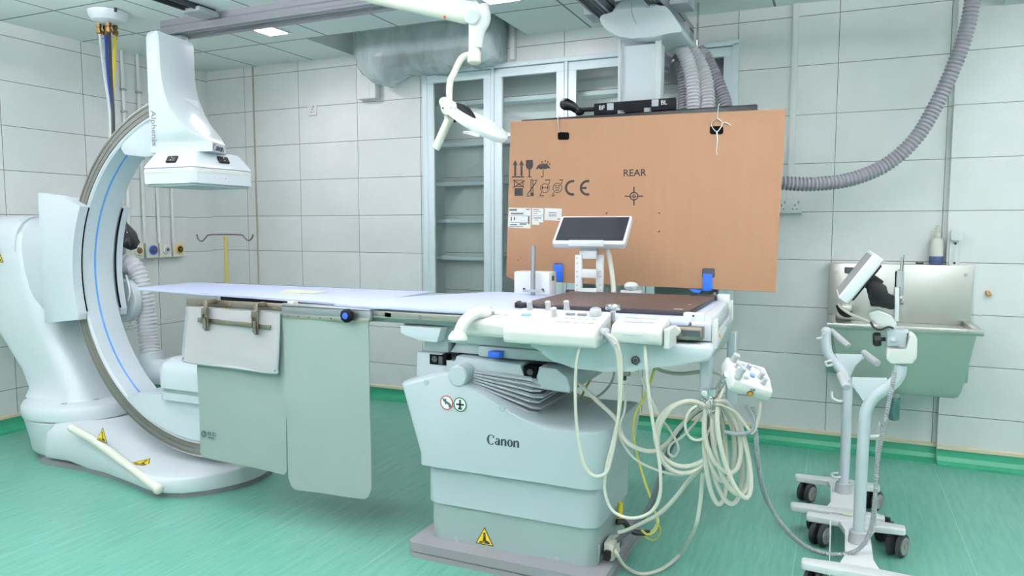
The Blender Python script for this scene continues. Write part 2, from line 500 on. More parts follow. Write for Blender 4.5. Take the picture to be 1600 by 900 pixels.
def clone(root, dloc):
    c = root.copy(); COL.objects.link(c); c.location = root.location + Vector(dloc); WORLD[c.name] = c.location.copy()
    for ch in list(root.children):
        d = ch.copy(); COL.objects.link(d); d.parent = c
        for g in list(ch.children):
            e = g.copy(); COL.objects.link(e); e.parent = d
    return c

X_, Y_, Z_ = Vector((1, 0, 0)), Vector((0, 1, 0)), Vector((0, 0, 1))

# ================================================================ THE ROOM
BY, LX, CZ = 4.95, -5.17, 2.77          # back wall, left wall, ceiling
RX, FY = 2.6, -2.2                      # right wall and the wall behind the camera (both out of view)
NX0, NX1, NZ0, NZ1, ND = -2.925, -0.632, 0.74, 2.565, 0.25   # niche of the glazed cabinet
PX = 0.582                              # the wall steps forward here by a few centimetres
RC = (-3.60, -2.08, 4.385, 3.02)        # ceiling pocket over the air conditioner

b = B(); b.box(LX - .1, RX + .1, FY - .1, BY + .5, -0.1, 0.0)
struct(b.build('floor', 'green_vinyl', smooth=False))

b = B()
b.box(LX - .1, NX0, BY, BY + .1, 0, 3.1); b.box(NX1, PX, BY, BY + .1, 0, 3.1)
b.box(NX0, NX1, BY, BY + .1, 0, NZ0); b.box(NX0, NX1, BY, BY + .1, NZ1, 3.1)
b.box(NX0 - .03, NX1 + .03, BY + ND, BY + ND + .05, NZ0 - .05, NZ1 + .05)
b.box(PX, RX + .1, BY - .045, BY + .1, 0, 3.1)
struct(b.build('wall_back', 'tile_back', smooth=False))
b = B(); b.box(LX - .1, LX, FY - .1, BY + .1, 0, 3.1)
struct(b.build('wall_left', 'tile_left', smooth=False))
b = B(); b.box(RX, RX + .1, FY - .1, BY + .1, 0, 3.1)
struct(b.build('wall_right', 'tile_left', smooth=False))
b = B(); b.box(LX - .1, RX + .1, FY - .1, FY, 0, 3.1)
struct(b.build('wall_front', 'tile_back', smooth=False))

b = B()
b.box(LX - .1, RX + .1, FY - .1, RC[2], CZ, CZ + .04)
b.box(LX - .1, RC[0], RC[2], BY + .1, CZ, CZ + .04)
b.box(RC[1], RX + .1, RC[2], BY + .1, CZ, CZ + .04)
struct(b.build('ceiling', 'ceiling_panels', smooth=False))
b = B()
b.box(RC[0] - .02, RC[0], RC[2] - .02, BY, CZ + .04, RC[3]); b.box(RC[1], RC[1] + .02, RC[2] - .02, BY, CZ + .04, RC[3])
b.box(RC[0] - .02, RC[1] + .02, RC[2] - .02, RC[2], CZ + .04, RC[3]); b.box(RC[0] - .02, RC[1] + .02, RC[2] - .02, BY, RC[3], RC[3] + .03)
struct(b.build('ceiling_pocket', 'ceil_bulkhead', smooth=False))

def cove(name, m, prof, path):
    """sweep a 2D profile (out from wall, up) along wall legs given as (x0,y0,x1,y1,nx,ny)"""
    bb = B()
    for x0, y0, x1, y1, nx, ny in path:
        base = [(x0 + nx * o, y0 + ny * o, z) for o, z in prof]
        bb.poly(base, (x1 - x0, y1 - y0, 0))
    return struct(bb.build(name, m, smooth=False))
green = [(0, 0), (.075, 0), (.045, .006), (.022, .02), (.010, .045), (.007, .088), (0, .088)]
strip = [(0, .088), (.014, .088), (.014, .106), (.004, .11), (0, .11)]
cove('baseboard_back', 'green_cove', green, [(LX, BY, PX, BY, 0, -1), (PX, BY - .045, RX, BY - .045, 0, -1)])
cove('baseboard_left', 'green_cove', green, [(LX, FY, LX, BY, 1, 0)])
cove('trim_1', 'trim_yellow', strip, [(LX, BY, PX, BY, 0, -1)])
cove('trim_2', 'trim_yellow', strip, [(PX, BY - .045, RX, BY - .045, 0, -1)])
cove('trim_3', 'trim_yellow', strip, [(LX, FY, LX, BY, 1, 0)])
b = B(); b.box(-4.648, -4.636, BY - .010, BY, .11, CZ)
struct(b.build('trim_4', 'tile_edge_plain'))

# ---------------------------------------------------------------- ceiling LED panels, plus added fill panels out of view
def led(x, y, sx, sy, label, drop=0.0):
    t = thing('ceiling_light', label, 'ceiling light', (x, y, CZ), 'square LED panels in the ceiling')
    CZ_ = CZ - drop
    f = B()
    for x0, x1, y0, y1 in ((-sx, sx, -sy, -sy + .02), (-sx, sx, sy - .02, sy), (-sx, -sx + .02, -sy + .02, sy - .02), (sx - .02, sx, -sy + .02, sy - .02)):
        f.box(x + x0, x + x1, y + y0, y + y1, CZ_ - .008, CZ_ - .0005)
    f.build('frame', 'pure_white', t)
    d = B(); d.box(x - sx + .02, x + sx - .02, y - sy + .02, y + sy - .02, CZ_ - .006, CZ_ - .001)
    d.build('diffuser', 'led_fill' if sx > .15 else 'led_spot', t, smooth=False)
    if drop:
        q = B(); q.box(x - sx + .03, x + sx - .03, y - sy + .03, y + sy - .03, CZ_ + .004, CZ_ + .008); q.build('added_up_fill', 'led_fill_up', t, smooth=False)  # added glowing top face to brighten the ceiling, hanging panels only
        w = B(); w.cyl((x, y, CZ_ + .006), (x, y, CZ), .012, n=10); w.build('stem', 'steel', t)
    return t
led(-3.68, 4.11, .10, .10, 'small lit LED panel in the ceiling left of the plastic-wrapped air conditioner')
led(-1.90, 4.06, .12, .12, 'small lit LED panel at the top edge between lamp arm and boom column')
for x, y, w in ((-3.9, 1.75, .28), (-2.0, 1.9, .28), (-.2, 2.45, .28), (1.6, 1.7, .28), (1.7, 3.5, .28), (-3.2, .5, .28), (-1.2, .4, .28), (-3.7, -.8, .28), (-1.9, -1.0, .28), (-.1, -1.0, .28), (1.6, -.6, .28)):  # unseen panels added to raise the brightness, not known fixtures
    led(x, y, w, w, 'added hanging fill panel outside the view, one of the rows brightening the room', .24)

# ---------------------------------------------------------------- ceiling rails
def ceiling_rail(name, label, along, lo, hi, c, w, zt, h, grooves, m='rail_grey', dark='sole_grey'):
    """aluminium channel under the ceiling; along 'x' or 'y'"""
    def bx(bb, a0, a1, o0, o1, z0, z1, bev=0):
        if along == 'x': bb.box(a0, a1, c + o0, c + o1, z0, z1, bev)
        else: bb.box(c + o0, c + o1, a0, a1, z0, z1, bev)
    mid = ((lo + hi) / 2, c, zt) if along == 'x' else (c, (lo + hi) / 2, zt)
    t = thing(name, label, 'ceiling rail', mid)
    body = B(); bx(body, lo, hi, -w / 2, w / 2, zt - h, zt)
    for o in (-w / 2, w / 2 - .012): bx(body, lo, hi, o, o + .012, zt - h - .016, zt - h + .002)
    body.build('channel', m, t)
    g = B()
    for o in grooves: bx(g, lo + .004, hi - .004, o - .014, o + .014, zt - h - .004, zt - h + .003)
    for o in (-w / 2 - .002, w / 2 - .002): bx(g, lo + .004, hi - .004, o, o + .004, zt - h * .62, zt - h * .5)
    g.build('groove', dark, t)
    e = B(); bx(e, lo - .012, lo, -w / 2 + .004, w / 2 - .004, zt - h, zt - .004, .003); bx(e, hi, hi + .012, -w / 2 + .004, w / 2 - .004, zt - h, zt - .004, .003)
    e.build('end_cap', 'mid_grey', t)
    return t
r1 = ceiling_rail('ceiling_rail', 'long grey double ceiling rail running across above the surgical light', 'x', -4.18, 1.0, 3.70, .17, CZ, .075, (-.04, .04))
k = B(); k.box(-4.155, -4.085, 3.69, 3.76, CZ - .17, CZ - .078, .008); k.build('stop_block', 'pale_grey_shell', r1)
t = ceiling_rail('ceiling_rail', 'dark slotted rail in the ceiling left of the detector column meeting the long rail', 'y', .6, 3.58, -3.70, .10, CZ, .02, (0,), 'charcoal', 'dark_slot')
k = B(); k.box(-3.77, -3.62, 3.42, 3.58, CZ - .05, CZ - .018, .008); k.build('bracket', 'mid_grey', t)
t = ceiling_rail('ceiling_rail', 'grey boom rail with open end, right of the white boom column', 'y', 1.6, 4.79, -.925, .10, 2.66, .07, (-.02, .02), 'aluminium', 'charcoal')
for y in (2.2, 3.4, 4.5): k = B(); k.box(-.965, -.885, y - .04, y + .04, 2.66, CZ, .004); k.build('hanger', 'mid_grey', t)
k = B(); k.box(-.955, -.895, 4.79, 4.806, 2.605, 2.65, .004); k.build('end_socket', 'dark_slot', t)
t = ceiling_rail('ceiling_rail', 'grey boom rail left of the white boom column', 'y', 1.6, 4.22, -1.235, .10, 2.66, .07, (-.02, .02), 'aluminium', 'charcoal')
for y in (2.2, 3.0, 4.0): k = B(); k.box(-1.275, -1.195, y - .04, y + .04, 2.66, CZ, .004); k.build('hanger', 'mid_grey', t)

# ---------------------------------------------------------------- glazed wall cabinet
t = thing('glass_cabinet', 'built-in white cabinet with four glazed doors in the tiled back wall', 'cabinet', ((NX0 + NX1) / 2, BY, NZ0))
f = B()
for a in (((NX0 - .02, NX1 + .02), (NZ1 - .012, NZ1 + .02)), ((NX0 - .02, NX1 + .02), (NZ0 - .02, NZ0 + .03)), ((NX0 - .02, NX0 + .022), (NZ0, NZ1)), ((NX1 - .022, NX1 + .02), (NZ0, NZ1))):
    f.box(a[0][0], a[0][1], BY - .03, BY + .04, a[1][0], a[1][1], .003)
DWID = (NX1 - NX0) / 4
for i in (1, 2, 3):
    f.box(NX0 + DWID * i - .012, NX0 + DWID * i + .012, BY - .026, BY + .04, NZ0, NZ1, .003)
f.build('frame', 'cabinet_white', t)
bk = B(); bk.box(NX0, NX0 + .015, BY + .04, BY + ND, NZ0, NZ1); bk.box(NX1 - .015, NX1, BY + .04, BY + ND, NZ0, NZ1)
bk.box(NX0, NX1, BY + .04, BY + ND, NZ0, NZ0 + .015); bk.box(NX0, NX1, BY + .04, BY + ND, NZ1 - .015, NZ1)
bk.build('lining', 'cabinet_white', t)
for i, z in enumerate((2.345, 2.035, 1.735, 1.445, 1.155)):
    s = B(); s.box(NX0 + .017, NX1 - .017, BY + .10, BY + ND - .004, z - .016, z + .014, .003); s.build('shelf', 'cabinet_white', t)
up = B()
for i in (1, 2, 3): up.box(NX0 + DWID * i - .012, NX0 + DWID * i + .012, BY + .06, BY + .10, NZ0 + .015, NZ1 - .015)
up.build('upright', 'cabinet_white', t)
for i in range(4):
    x0, x1 = NX0 + DWID * i + .016, NX0 + DWID * (i + 1) - .016
    z0, z1 = NZ0 + .034, NZ1 - .018
    d = B(); w = .058
    d.box(x0, x1, BY - .022, BY + .012, z1 - w, z1, .002); d.box(x0, x1, BY - .022, BY + .012, z0, z0 + w, .002)
    d.box(x0, x0 + w, BY - .022, BY + .012, z0 + w, z1 - w, .002); d.box(x1 - w, x1, BY - .022, BY + .012, z0 + w, z1 - w, .002)
    d = d.build('door', 'cabinet_white', t)
    g = B(); g.box(x0 + w - .004, x1 - w + .004, BY - .006, BY - .002, z0 + w - .004, z1 - w + .004); g.build('pane', 'pane_glass', d, smooth=False)

# ---------------------------------------------------------------- air conditioner in plastic, trunking
t = thing('air_conditioner', 'white split air conditioner wrapped in clear plastic high on the wall', 'air conditioner', (-2.87, BY, 2.60))
prof = [(BY - .002, 2.60), (BY - .002, 2.93), (BY - .20, 2.93), (BY - .235, 2.89), (BY - .235, 2.70), (BY - .20, 2.64), (BY - .13, 2.60)]
u = B(); u.poly([(-3.31, y, z) for y, z in prof], (1.03, 0, 0), .008); u.build('body', 'white_shell', t)
v = B(); v.poly([(-3.26, BY - .239, 2.675), (-3.26, BY - .21, 2.632), (-3.26, BY - .16, 2.604), (-3.26, BY - .14, 2.604), (-3.26, BY - .20, 2.665)], (.86, 0, 0)); v.build('louvre', 'dark_navy', t)
# plastic sheet: sagging bag around the unit
def wrap_ring(x, k):
    sag = .02 + .085 * math.exp(-((x + 3.18) / .15) ** 2) + .035 * math.exp(-((x + 2.75) / .12) ** 2) + .008 * math.sin(x * 23) + .006 * math.sin(x * 51)
    pts = [(BY - .012, 2.95), (BY - .12, 2.955), (BY - .23, 2.945), (BY - .275, 2.88), (BY - .285, 2.78), (BY - .28, 2.68), (BY - .245, 2.60 - sag * .45), (BY - .17, 2.575 - sag), (BY - .08, 2.575 - sag * .9), (BY - .012, 2.585 - sag * .3)]
    c = (BY - .13, 2.75)
    out = []
    for j, (y, z) in enumerate(pts):
        wob = 1 + .02 * math.sin(j * 2.1 + x * 17) + .015 * math.sin(j * 3.7 - x * 29)
        yy, zz = c[0] + (y - c[0]) * k * wob, c[1] + (z - c[1]) * k * wob
        out.append((x, min(yy, BY - .006), zz))
    return out
p = B(); xs = [-3.40, -3.39, -3.36] + [-3.33 + i * .035 for i in range(32)] + [-2.235, -2.225]
p.loft([wrap_ring(x, .72 if i == 0 else .9 if i == 1 else .97 if i == 2 else .8 if i == len(xs) - 1 else .95 if i == len(xs) - 2 else 1) for i, x in enumerate(xs)])
w = p.build('plastic_sheet', 'polythene', None, 60)
tag(w, 'clear plastic sheet wrapped loosely around the air conditioner with a sagging corner', 'plastic sheet')
p = B(); p.box(-3.515, -3.34, BY - .075, BY, 2.405, 2.72, .006); p.box(-3.40, -3.394, BY - .0765, BY - .07, 2.41, 2.72)
tag(p.build('pipe_trunking', 'pvc_white'), 'white boxed pipe trunking below the left end of the air conditioner', 'trunking')
p = B(); p.box(-2.20, -2.165, BY - .05, BY, 2.60, 3.0, .004)
tag(p.build('cable_trunking', 'pvc_white'), 'short white vertical trunking at the right end of the air conditioner', 'trunking')
p = B(); p.rbox(.79, 1.75, BY - .30, BY - .046, 2.62, 2.95, .02, .01); p.box(.86, 1.68, BY - .305, BY - .29, 2.66, 2.70, .004)
tag(p.build('wall_unit', 'white_shell'), 'white boxed wall unit at the top right corner of the view', 'wall unit')

# ---------------------------------------------------------------- conduits, sockets, medical gas outlets
def conduit(name, label, x, y, z0, z1, r, wall, m='pvc_white', clips=()):
    t = thing(name, label, 'conduit', (x, y, z0), None)
    c = B(); c.cyl((x, y, z0), (x, y, z1), r, n=12); c.build('pipe', m, t)
    if clips:
        for z in clips:
            k = B(); k.box(x - .018, x + .016, y - .020, y + .020, z - .010, z + .010, .003)
            k.build('clip', 'steel', t)
    return t
oy = (4.124, 4.261, 4.392, 4.521)
py = (4.083, 4.222, 4.360, 4.503)
names = ('nearest the corridor end', 'second from the left', 'third from the left', 'nearest the room corner')
for i in range(4):
    lab = ('leftmost white vertical conduit on the left wall, behind the large white arc', 'second white conduit from the left on the left wall, ending at the blue outlet', 'third white conduit from the left on the left wall, ending at the white outlet', 'rightmost white conduit on the left wall, ending at the yellow outlet')[i]
    conduit('wall_conduit', lab, LX + .018, py[i], 1.25, CZ, .014, 'l', clips=(2.47, 2.30, 1.95))
cols = ('brass', 'soap_blue', 'button_white', 'pad_side'); rims = ('pvc_white', 'hose_blue', 'paper', 'amber')
for i in range(4):
    lab = ('leftmost gas outlet on the left wall, cream box with brass centre', 'gas outlet on the left wall with dark blue socket', 'gas outlet on the left wall with pale slotted socket', 'gas outlet nearest the corner, socket ringed yellow')[i]
    t = thing('gas_outlet', lab, 'gas outlet', (LX, oy[i], 1.15), 'gas outlets in a row on the left wall')
    o = B(); o.rbox(LX, LX + .055, oy[i] - .058, oy[i] + .058, 1.148, 1.268, .006, .006); o.build('box', 'cream_white', t)
    c = B(); c.cyl((LX + .055, oy[i] + .004, 1.21), (LX + .068, oy[i] + .004, 1.21), .038, n=24, bev=.003); c.build('socket', rims[i], t)
    c = B(); c.cyl((LX + .066, oy[i] + .004, 1.21), (LX + .072, oy[i] + .004, 1.21), .026, n=20); c.build('insert', cols[i], t)
    c = B(); c.cyl((LX + .071, oy[i] + .004, 1.21), (LX + .076, oy[i] + .004, 1.21), .010, n=12); c.build('port', 'brass' if i != 2 else 'charcoal', t)

def socket(label, cx, cz, gangs, wall, group=None):
    """three-pin wall socket; wall 'b' = back wall, 'l' = left wall"""
    w = .043 * gangs + (.043 if gangs == 2 else 0)
    w = {1: .043, 2: .073}[gangs]
    if wall == 'b':
        O, U, N = Vector((cx, BY, cz)), Vector((1, 0, 0)), Vector((0, -1, 0))
    else:
        O, U, N = Vector((LX, cx, cz)), Vector((0, 1, 0)), Vector((1, 0, 0))
    t = thing('wall_socket', label, 'socket', tuple(O - Z_ * .043), group)
    p = B(); p.obox(O + N * .006, U, N, Z_, w, .006, .043, .004); p.build('faceplate', 'pure_white', t)
    h = B(); s = B()
    for c in ((0,) if gangs == 1 else (-.036, .036)):
        for du, dz, a, bb in ((0, .012, .004, .008), (-.011, -.014, .007, .0035), (.011, -.014, .007, .0035)):
            h.obox(O + N * .012 + U * (c + du) + Z_ * (dz - .004), U, N, Z_, a * .6, .001, bb * .7)
        s.obox(O + N * .0135 + U * (c + (.014 if gangs == 1 else .018)) + Z_ * .026, U, N, Z_, .006, .003, .008, .001)
    h.build('pin_holes', 'dark_slot', t); s.build('switch', 'button_white', t)
    return t
socket('white single socket high on the back wall, left of the wrapped air conditioner', -4.011, 2.362, 1, 'b')
socket('white double socket on the left wall beside the ribbed white hose', 4.02, .625, 2, 'l')
t = thing('wall_socket', 'white double socket right of the cardboard sheet below the white conduit', 'socket', (-.28, BY, 1.48))
p = B(); p.box(-.37, -.21, BY - .04, BY, 1.484, 1.572, .006); p.build('faceplate', 'pure_white', t)
h = B(); s = B()
for c in (-.33, -.25):
    for du, dz, a, bb in ((0, .012, .004, .008), (-.012, -.012, .006, .003), (.012, -.012, .006, .003)):
        h.box(c + du - a * .6, c + du + a * .6, BY - .0415, BY - .039, 1.522 + dz - bb * .7, 1.522 + dz + bb * .7)
    s.box(c + .014, c + .026, BY - .044, BY - .038, 1.545, 1.560, .001)
h.build('pin_holes', 'dark_slot', t); s.build('switch', 'button_white', t)
t = thing('wall_conduit', 'flat white conduit strip right of the cardboard sheet, down to the double socket', 'conduit', (-.275, BY, 1.572))
p = B(); p.box(-.300, -.262, BY - .018, BY, 1.572, 3.0, .003); p.build('cover', 'pvc_white', t)

# ---------------------------------------------------------------- medical gas dish with four hoses
t = thing('ceiling_gas_dish', 'round white gas supply dish on the ceiling with four hoses hanging from it', 'gas outlet', (-4.30, 3.34, CZ - .09))
DX, DY = -4.31, 3.33
d = B(); d.lathe((DX, DY, CZ), (0, 0, -1), [(.10, 0), (.118, .004), (.115, .03), (.095, .062), (.062, .075), (.02, .078)], 36); d.build('dish', 'white_shell', t)
cl = B()
for a in (2.6, -.3): cl.obox((DX + .122 * math.cos(a), DY + .122 * math.sin(a), CZ - .012), (math.cos(a), math.sin(a), 0), (-math.sin(a), math.cos(a), 0), Z_, .010, .007, .012, .002)
cl.build('clip', 'charcoal', t)
for px_, py_, m, lab, end, r in ((155, 45, 'hose_pale', 'white gas hose hanging from the ceiling dish', (173, 198), .0085), (165, 48, 'hose_blue', 'blue gas hose hanging from the ceiling dish', (174, 196), .010), (170, 43, 'hose_black', 'black gas hose hanging from the ceiling dish', (177, 196), .010), (180, 47, 'hose_yellow', 'yellow gas hose hanging from the ceiling dish', (173, 198), .010)):
    top = at_z(px_, py_, CZ - .105)
    f = Vector((top.x, top.y, 0))
    e = at_y(end[0], end[1], top.y - .08)
    low = Vector((e.x - .05, e.y, 1.55))
    hn = B(); hn.tube([top + Vector((0, 0, -.02)), top * .6 + e * .4 + Vector((.0, 0, -.02)), e, low], r, 10, 8)
    h = hn.build('gas_hose', m); tag(h, lab, 'hose', 'gas hoses below the ceiling dish')
    ft = B(); ft.lathe(top + Vector((0, 0, .035)), (0, 0, -1), [(.014, 0), (.018, .004), (.018, .026), (.014, .03), (.014, .042), (.020, .044), (.020, .062), (.012, .07), (.011, .095)], 6)
    ft = ft.build('fitting', 'brass', h)

# ---------------------------------------------------------------- drip stand in the corner
t = thing('drip_stand', 'pale yellow drip stand with two dark hooks in the room corner', 'drip stand', (-4.765, 4.70, 0))
p = B(); p.cyl((-4.765, 4.70, .06), (-4.765, 4.70, 1.32), .017, n=14); p.build('pole', 'pole_yellow', t)
h = B(); h.tube([(-5.03, 4.64, 1.335), (-5.02, 4.645, 1.295), (-4.985, 4.65, 1.275), (-4.95, 4.66, 1.305), (-4.92, 4.67, 1.33), (-4.765, 4.70, 1.335), (-4.62, 4.73, 1.33), (-4.59, 4.735, 1.31), (-4.555, 4.74, 1.285), (-4.52, 4.745, 1.30), (-4.505, 4.75, 1.335)], .0065, 8, 5); h.build('hook_bar', 'worn_steel', t)
for a in range(5):
    an = a * 2 * math.pi / 5
    l = B(); l.tube([(-4.765, 4.70, .085), (-4.765 + .2 * math.cos(an), 4.70 + .2 * math.sin(an), .06)], .013, 8, smooth=False); l.ball((-4.765 + .2 * math.cos(an), 4.70 + .2 * math.sin(an), .03), .03, n=10); l.build('leg', 'pole_yellow', t)

# ================================================================ FLOOR-MOUNTED C-ARM
CX, CZI, R0, R1 = -3.12, 1.13, .885, .98
CY0, CY1 = 2.85, 3.06
G = thing('c_arm_gantry', 'large white floor-mounted X-ray C-arm with blue line around its inner face', 'X-ray machine', (-3.9, 3.05, 0))
# sole under the base, set back
def base_outline(inset=0.0):
    fr = [(-4.30, 2.70), (-3.95, 2.715), (-3.70, 2.70), (-3.45, 2.655), (-3.32, 2.625), (-3.20, 2.605), (-3.06, 2.64), (-2.95, 2.73), (-2.88, 2.87), (-2.86, 3.0)]
    return fr
s = B()
pts = [(x + (.03 if x < -3.2 else -.01), y + .02, 0) for x, y in base_outline()] + [(-2.89, 3.14, 0), (-3.0, 3.27, 0), (-3.2, 3.40, 0), (-4.30, 3.40, 0)]
s.poly(pts, (0, 0, .03)); s.cyl((-4.285, 3.05, 0), (-4.285, 3.05, .04), .275, n=40)
s.build('sole', 'sole_grey', G)
# base ramp: cross-sections along X
def ztop(x):
    k = min(1, max(0, (x + 4.0) / .62)); k = k * k * (3 - 2 * k)
    return .262 - .150 * k
secs = []
xs = [-4.20, -4.12, -4.0, -3.85, -3.70, -3.60, -3.50, -3.40, -3.30, -3.20, -3.12, -3.04, -2.97, -2.92, -2.88, -2.862]
def lerp_list(T, x):
    for (a, va), (b_, vb) in zip(T, T[1:]):
        if x <= b_: return va + (vb - va) * max(0, (x - a)) / (b_ - a)
    return T[-1][1]
FRT = [(-4.36, 2.70), (-3.95, 2.715), (-3.70, 2.70), (-3.45, 2.655), (-3.32, 2.625), (-3.20, 2.605), (-3.12, 2.612), (-3.04, 2.645), (-2.97, 2.71), (-2.92, 2.785), (-2.88, 2.87), (-2.862, 2.95)]
BKT = [(-4.36, 3.40), (-3.3, 3.43), (-3.2, 3.40), (-3.12, 3.37), (-3.04, 3.32), (-2.97, 3.25), (-2.92, 3.18), (-2.88, 3.09), (-2.862, 3.02)]
for x in xs:
    yf, yb, zt = lerp_list(FRT, x), lerp_list(BKT, x), ztop(x)
    zb = .05 if x < -3.9 else .03
    w = min(.014, (yb - yf) / 3)
    slope = .10 * max(0, (zt - .112) / .15)
    secs.append([(x, yf + .008, zb), (x, yf, zb + .01), (x, yf + slope * .28, zt - .012), (x, yf + slope * .32 + w * .3, zt - .003), (x, yf + slope * .35 + w, zt), (x, yb - w, zt), (x, yb - .006, zt - .01), (x, yb, zt - .03), (x, yb, zb)])
b = B(); b.loft(secs); base = b.build('base', 'white_shell', G, 50)
# sides: soft bumper bar, warning marks
b = B()
p0 = at_y(112, 668, 2.695); p1 = at_y(150, 690, 2.685); p2 = at_y(200, 727, 2.655); p3 = at_y(247, 764, 2.595)
b.tube([p0, p1, p2, p3], .024, 12, 6); b.ball(p0, .024, n=12); b.ball(p3, .027, n=12)
b.build('bumper_bar', 'cream_white', G)
# turntable
b = B(); b.lathe((-4.285, 3.05, 0), Z_, [(.295, .04), (.308, .055), (.318, .12), (.345, .245), (.34, .252)], 56); b.build('turntable', 'white_shell', G)
b = B(); b.lathe((-4.285, 3.05, 0), Z_, [(.335, .255), (.352, .260), (.356, .272), (.356, .318), (.346, .340), (.31, .352), (.0, .354)], 56, cap=False); cap_ = b.build('turntable_cap', 'white_shell', G)
b = B()
for q in ((100, 631), (150, 624)):
    c = at_z(q[0], q[1], .354); b.cyl(c, c + Z_ * .004, .017, n=16)
b.build('cap_plug', 'pale_grey_shell', cap_)
# column
def rr(xc, yc, hx, hy, z, tilt=0.0, n=6, r=.10):
    return [(x, y, z + tilt * (x - xc)) for x, y in rrect(xc - hx, xc + hx, yc - hy, yc + hy, min(r, hx * .9, hy * .9), n)]
b = B()
b.loft([rr(-4.36, 3.10, .28, .26, .345), rr(-4.37, 3.10, .25, .245, .40), rr(-4.43, 3.10, .245, .25, .52), rr(-4.52, 3.10, .26, .265, .66), rr(-4.62, 3.10, .28, .275, .82), rr(-4.70, 3.10, .30, .28, 1.0),
        rr(-4.75, 3.10, .30, .28, 1.2), rr(-4.78, 3.10, .28, .27, 1.34), rr(-4.80, 3.10, .25, .24, 1.42), rr(-4.80, 3.10, .19, .18, 1.46), rr(-4.80, 3.10, .10, .10, 1.472)])
b.build('column', 'white_shell', G, 60)
# hub: horizontal axle housing towards the carriage
def hub_ring(x, hy, hz, zc=1.145, yc=3.05, n=28, e=3.2):
    out = []
    for k in range(n):
        a = 2 * math.pi * k / n; c, s_ = math.cos(a), math.sin(a)
        out.append((x, yc + hy * math.copysign(abs(c) ** (2 / e), c), zc + hz * math.copysign(abs(s_) ** (2 / e), s_)))
    return out
b = B(); b.loft([hub_ring(-4.80, .22, .30), hub_ring(-4.62,   .225, .325), hub_ring(-4.56, .215, .315), hub_ring(-4.54, .21, .31), hub_ring(-4.50, .22, .315), hub_ring(-4.16, .222, .32)])
b.build('hub', 'cool_white', G, 50)
b = B(); b.loft([hub_ring(-4.568, .229, .328), hub_ring(-4.560, .229, .328)]); b.build('hub_seam', 'pale_grey_shell', G)
# carriage: back block plus a cheek on each side of the arc
def arcpts(r, a0, a1, y, n=14): return [(CX + r * math.cos(math.radians(a0 + (a1 - a0) * k / n)), y, CZI + r * math.sin(math.radians(a0 + (a1 - a0) * k / n))) for k in range(n + 1)]
b = B(); b.poly([(-4.215, 2.80, .86), (-4.09, 2.80, .86), (-4.09, 2.80, 1.55), (-4.215, 2.80, 1.58)], (0, .33, 0), .02); b.build('carriage_block', 'cool_white', G)
def cheek(y0, th):
    bb = B()
    o = [(-4.27, y0, .832), (-4.27, y0, 1.60), (-4.06, y0, 1.575), (-3.915, y0, 1.515)] + arcpts(.878, 154.0, 195.0, y0, 16) + [(-3.975, y0, .865)]
    bb.poly(o, (0, th, 0), .012, 3)
    return bb.build('carriage_cheek', 'cool_white', G, 40)
ck = cheek(2.79, .054); ck2 = cheek(CY1 + .006, .042)
b = B(); b.poly(arcpts(.877, 154.5, 194.5, CY0 - .008, 20) + arcpts(.884, 194.5, 154.5, CY0 - .008, 20), (0, .008, 0)); b.build('gap_seal', 'dark_slot', ck)
b = B(); b.poly(arcpts(.877, 154.5, 194.5, CY1, 20) + arcpts(.884, 194.5, 154.5, CY1, 20), (0, .008, 0)); b.build('gap_seal', 'dark_slot', ck2)
# the C itself
A0, A1 = 99, 276
def c_section(a, r0, r1, y0, y1):
    d = Vector((math.cos(math.radians(a)), 0, math.sin(math.radians(a)))); c = Vector((CX, 0, CZI))
    e = .008
    return [c + d * (r0 + e) + Y_ * y0, c + d * (r1 - e) + Y_ * y0, c + d * r1 + Y_ * (y0 + e), c + d * r1 + Y_ * (y1 - e), c + d * (r1 - e) + Y_ * y1, c + d * (r0 + e) + Y_ * y1, c + d * r0 + Y_ * (y1 - e), c + d * r0 + Y_ * (y0 + e)]
b = B(); b.loft([c_section(A0 + (A1 - A0) * k / 96, R0, R1, CY0, CY1) for k in range(97)]); b.build('c_arc', 'cool_white', G, 30)
b = B(); b.ring_flat((CX, CY0 - .003, CZI), X_, Z_, .905, .966, Y_, .004, math.radians(A0), math.radians(A1), 96); ra = b.build('guide_rail', 'channel_grey', G)
b = B()
for r in (.9105, .9605): b.ring_flat((CX, CY0 - .006, CZI), X_, Z_, r - .0055, r + .0055, Y_, .008, math.radians(A0), math.radians(A1), 96)
b.ring_flat((CX, CY0 - .005, CZI), X_, Z_, .929, .937, Y_, .006, math.radians(A0), math.radians(A1), 96)
b.build('rail_track', 'worn_steel', ra)
b = B(); b.loft([c_section(100 + 152 * k / 90, R0 - .0015, R0 + .02, (CY0 + CY1) / 2 - .034, (CY0 + CY1) / 2 - .008) for k in range(91)]); b.build('blue_line', 'blue_line', G)
# upper gusset and detector column
b = B()
o = arcpts(.884, 101, 127, CY0 + .005, 12) + [(-3.62, CY0 + .005, 1.795), (-3.45, CY0 + .005, 1.775), (-3.33, CY0 + .005, 1.785)]
b.poly(o, (0, .20, 0), .012); b.build('upper_gusset', 'cool_white', G, 40)
b = B()
def col_ring(z, x0, x1, y0, y1, tipw=None, topz=None):
    """plan: flat left side, right end narrowed to tipw"""
    tw = tipw if tipw is not None else (y1 - y0)
    yc = (y0 + y1) / 2; xm = x0 + (x1 - x0) * .35
    r = [(x0 + .012, y0, z), (x0 + .06, y0 - .004, z), (xm, y0, z), (x1 - .03, yc - tw / 2, z), (x1, yc - tw / 2 + .03, z), (x1, yc + tw / 2 - .03, z), (x1 - .03, yc + tw / 2, z), (xm, y1, z), (x0 + .06, y1 + .004, z), (x0 + .012, y1, z), (x0, y1 - .012, z), (x0, y0 + .012, z)]
    return r
YA, YB = 2.81, 3.10
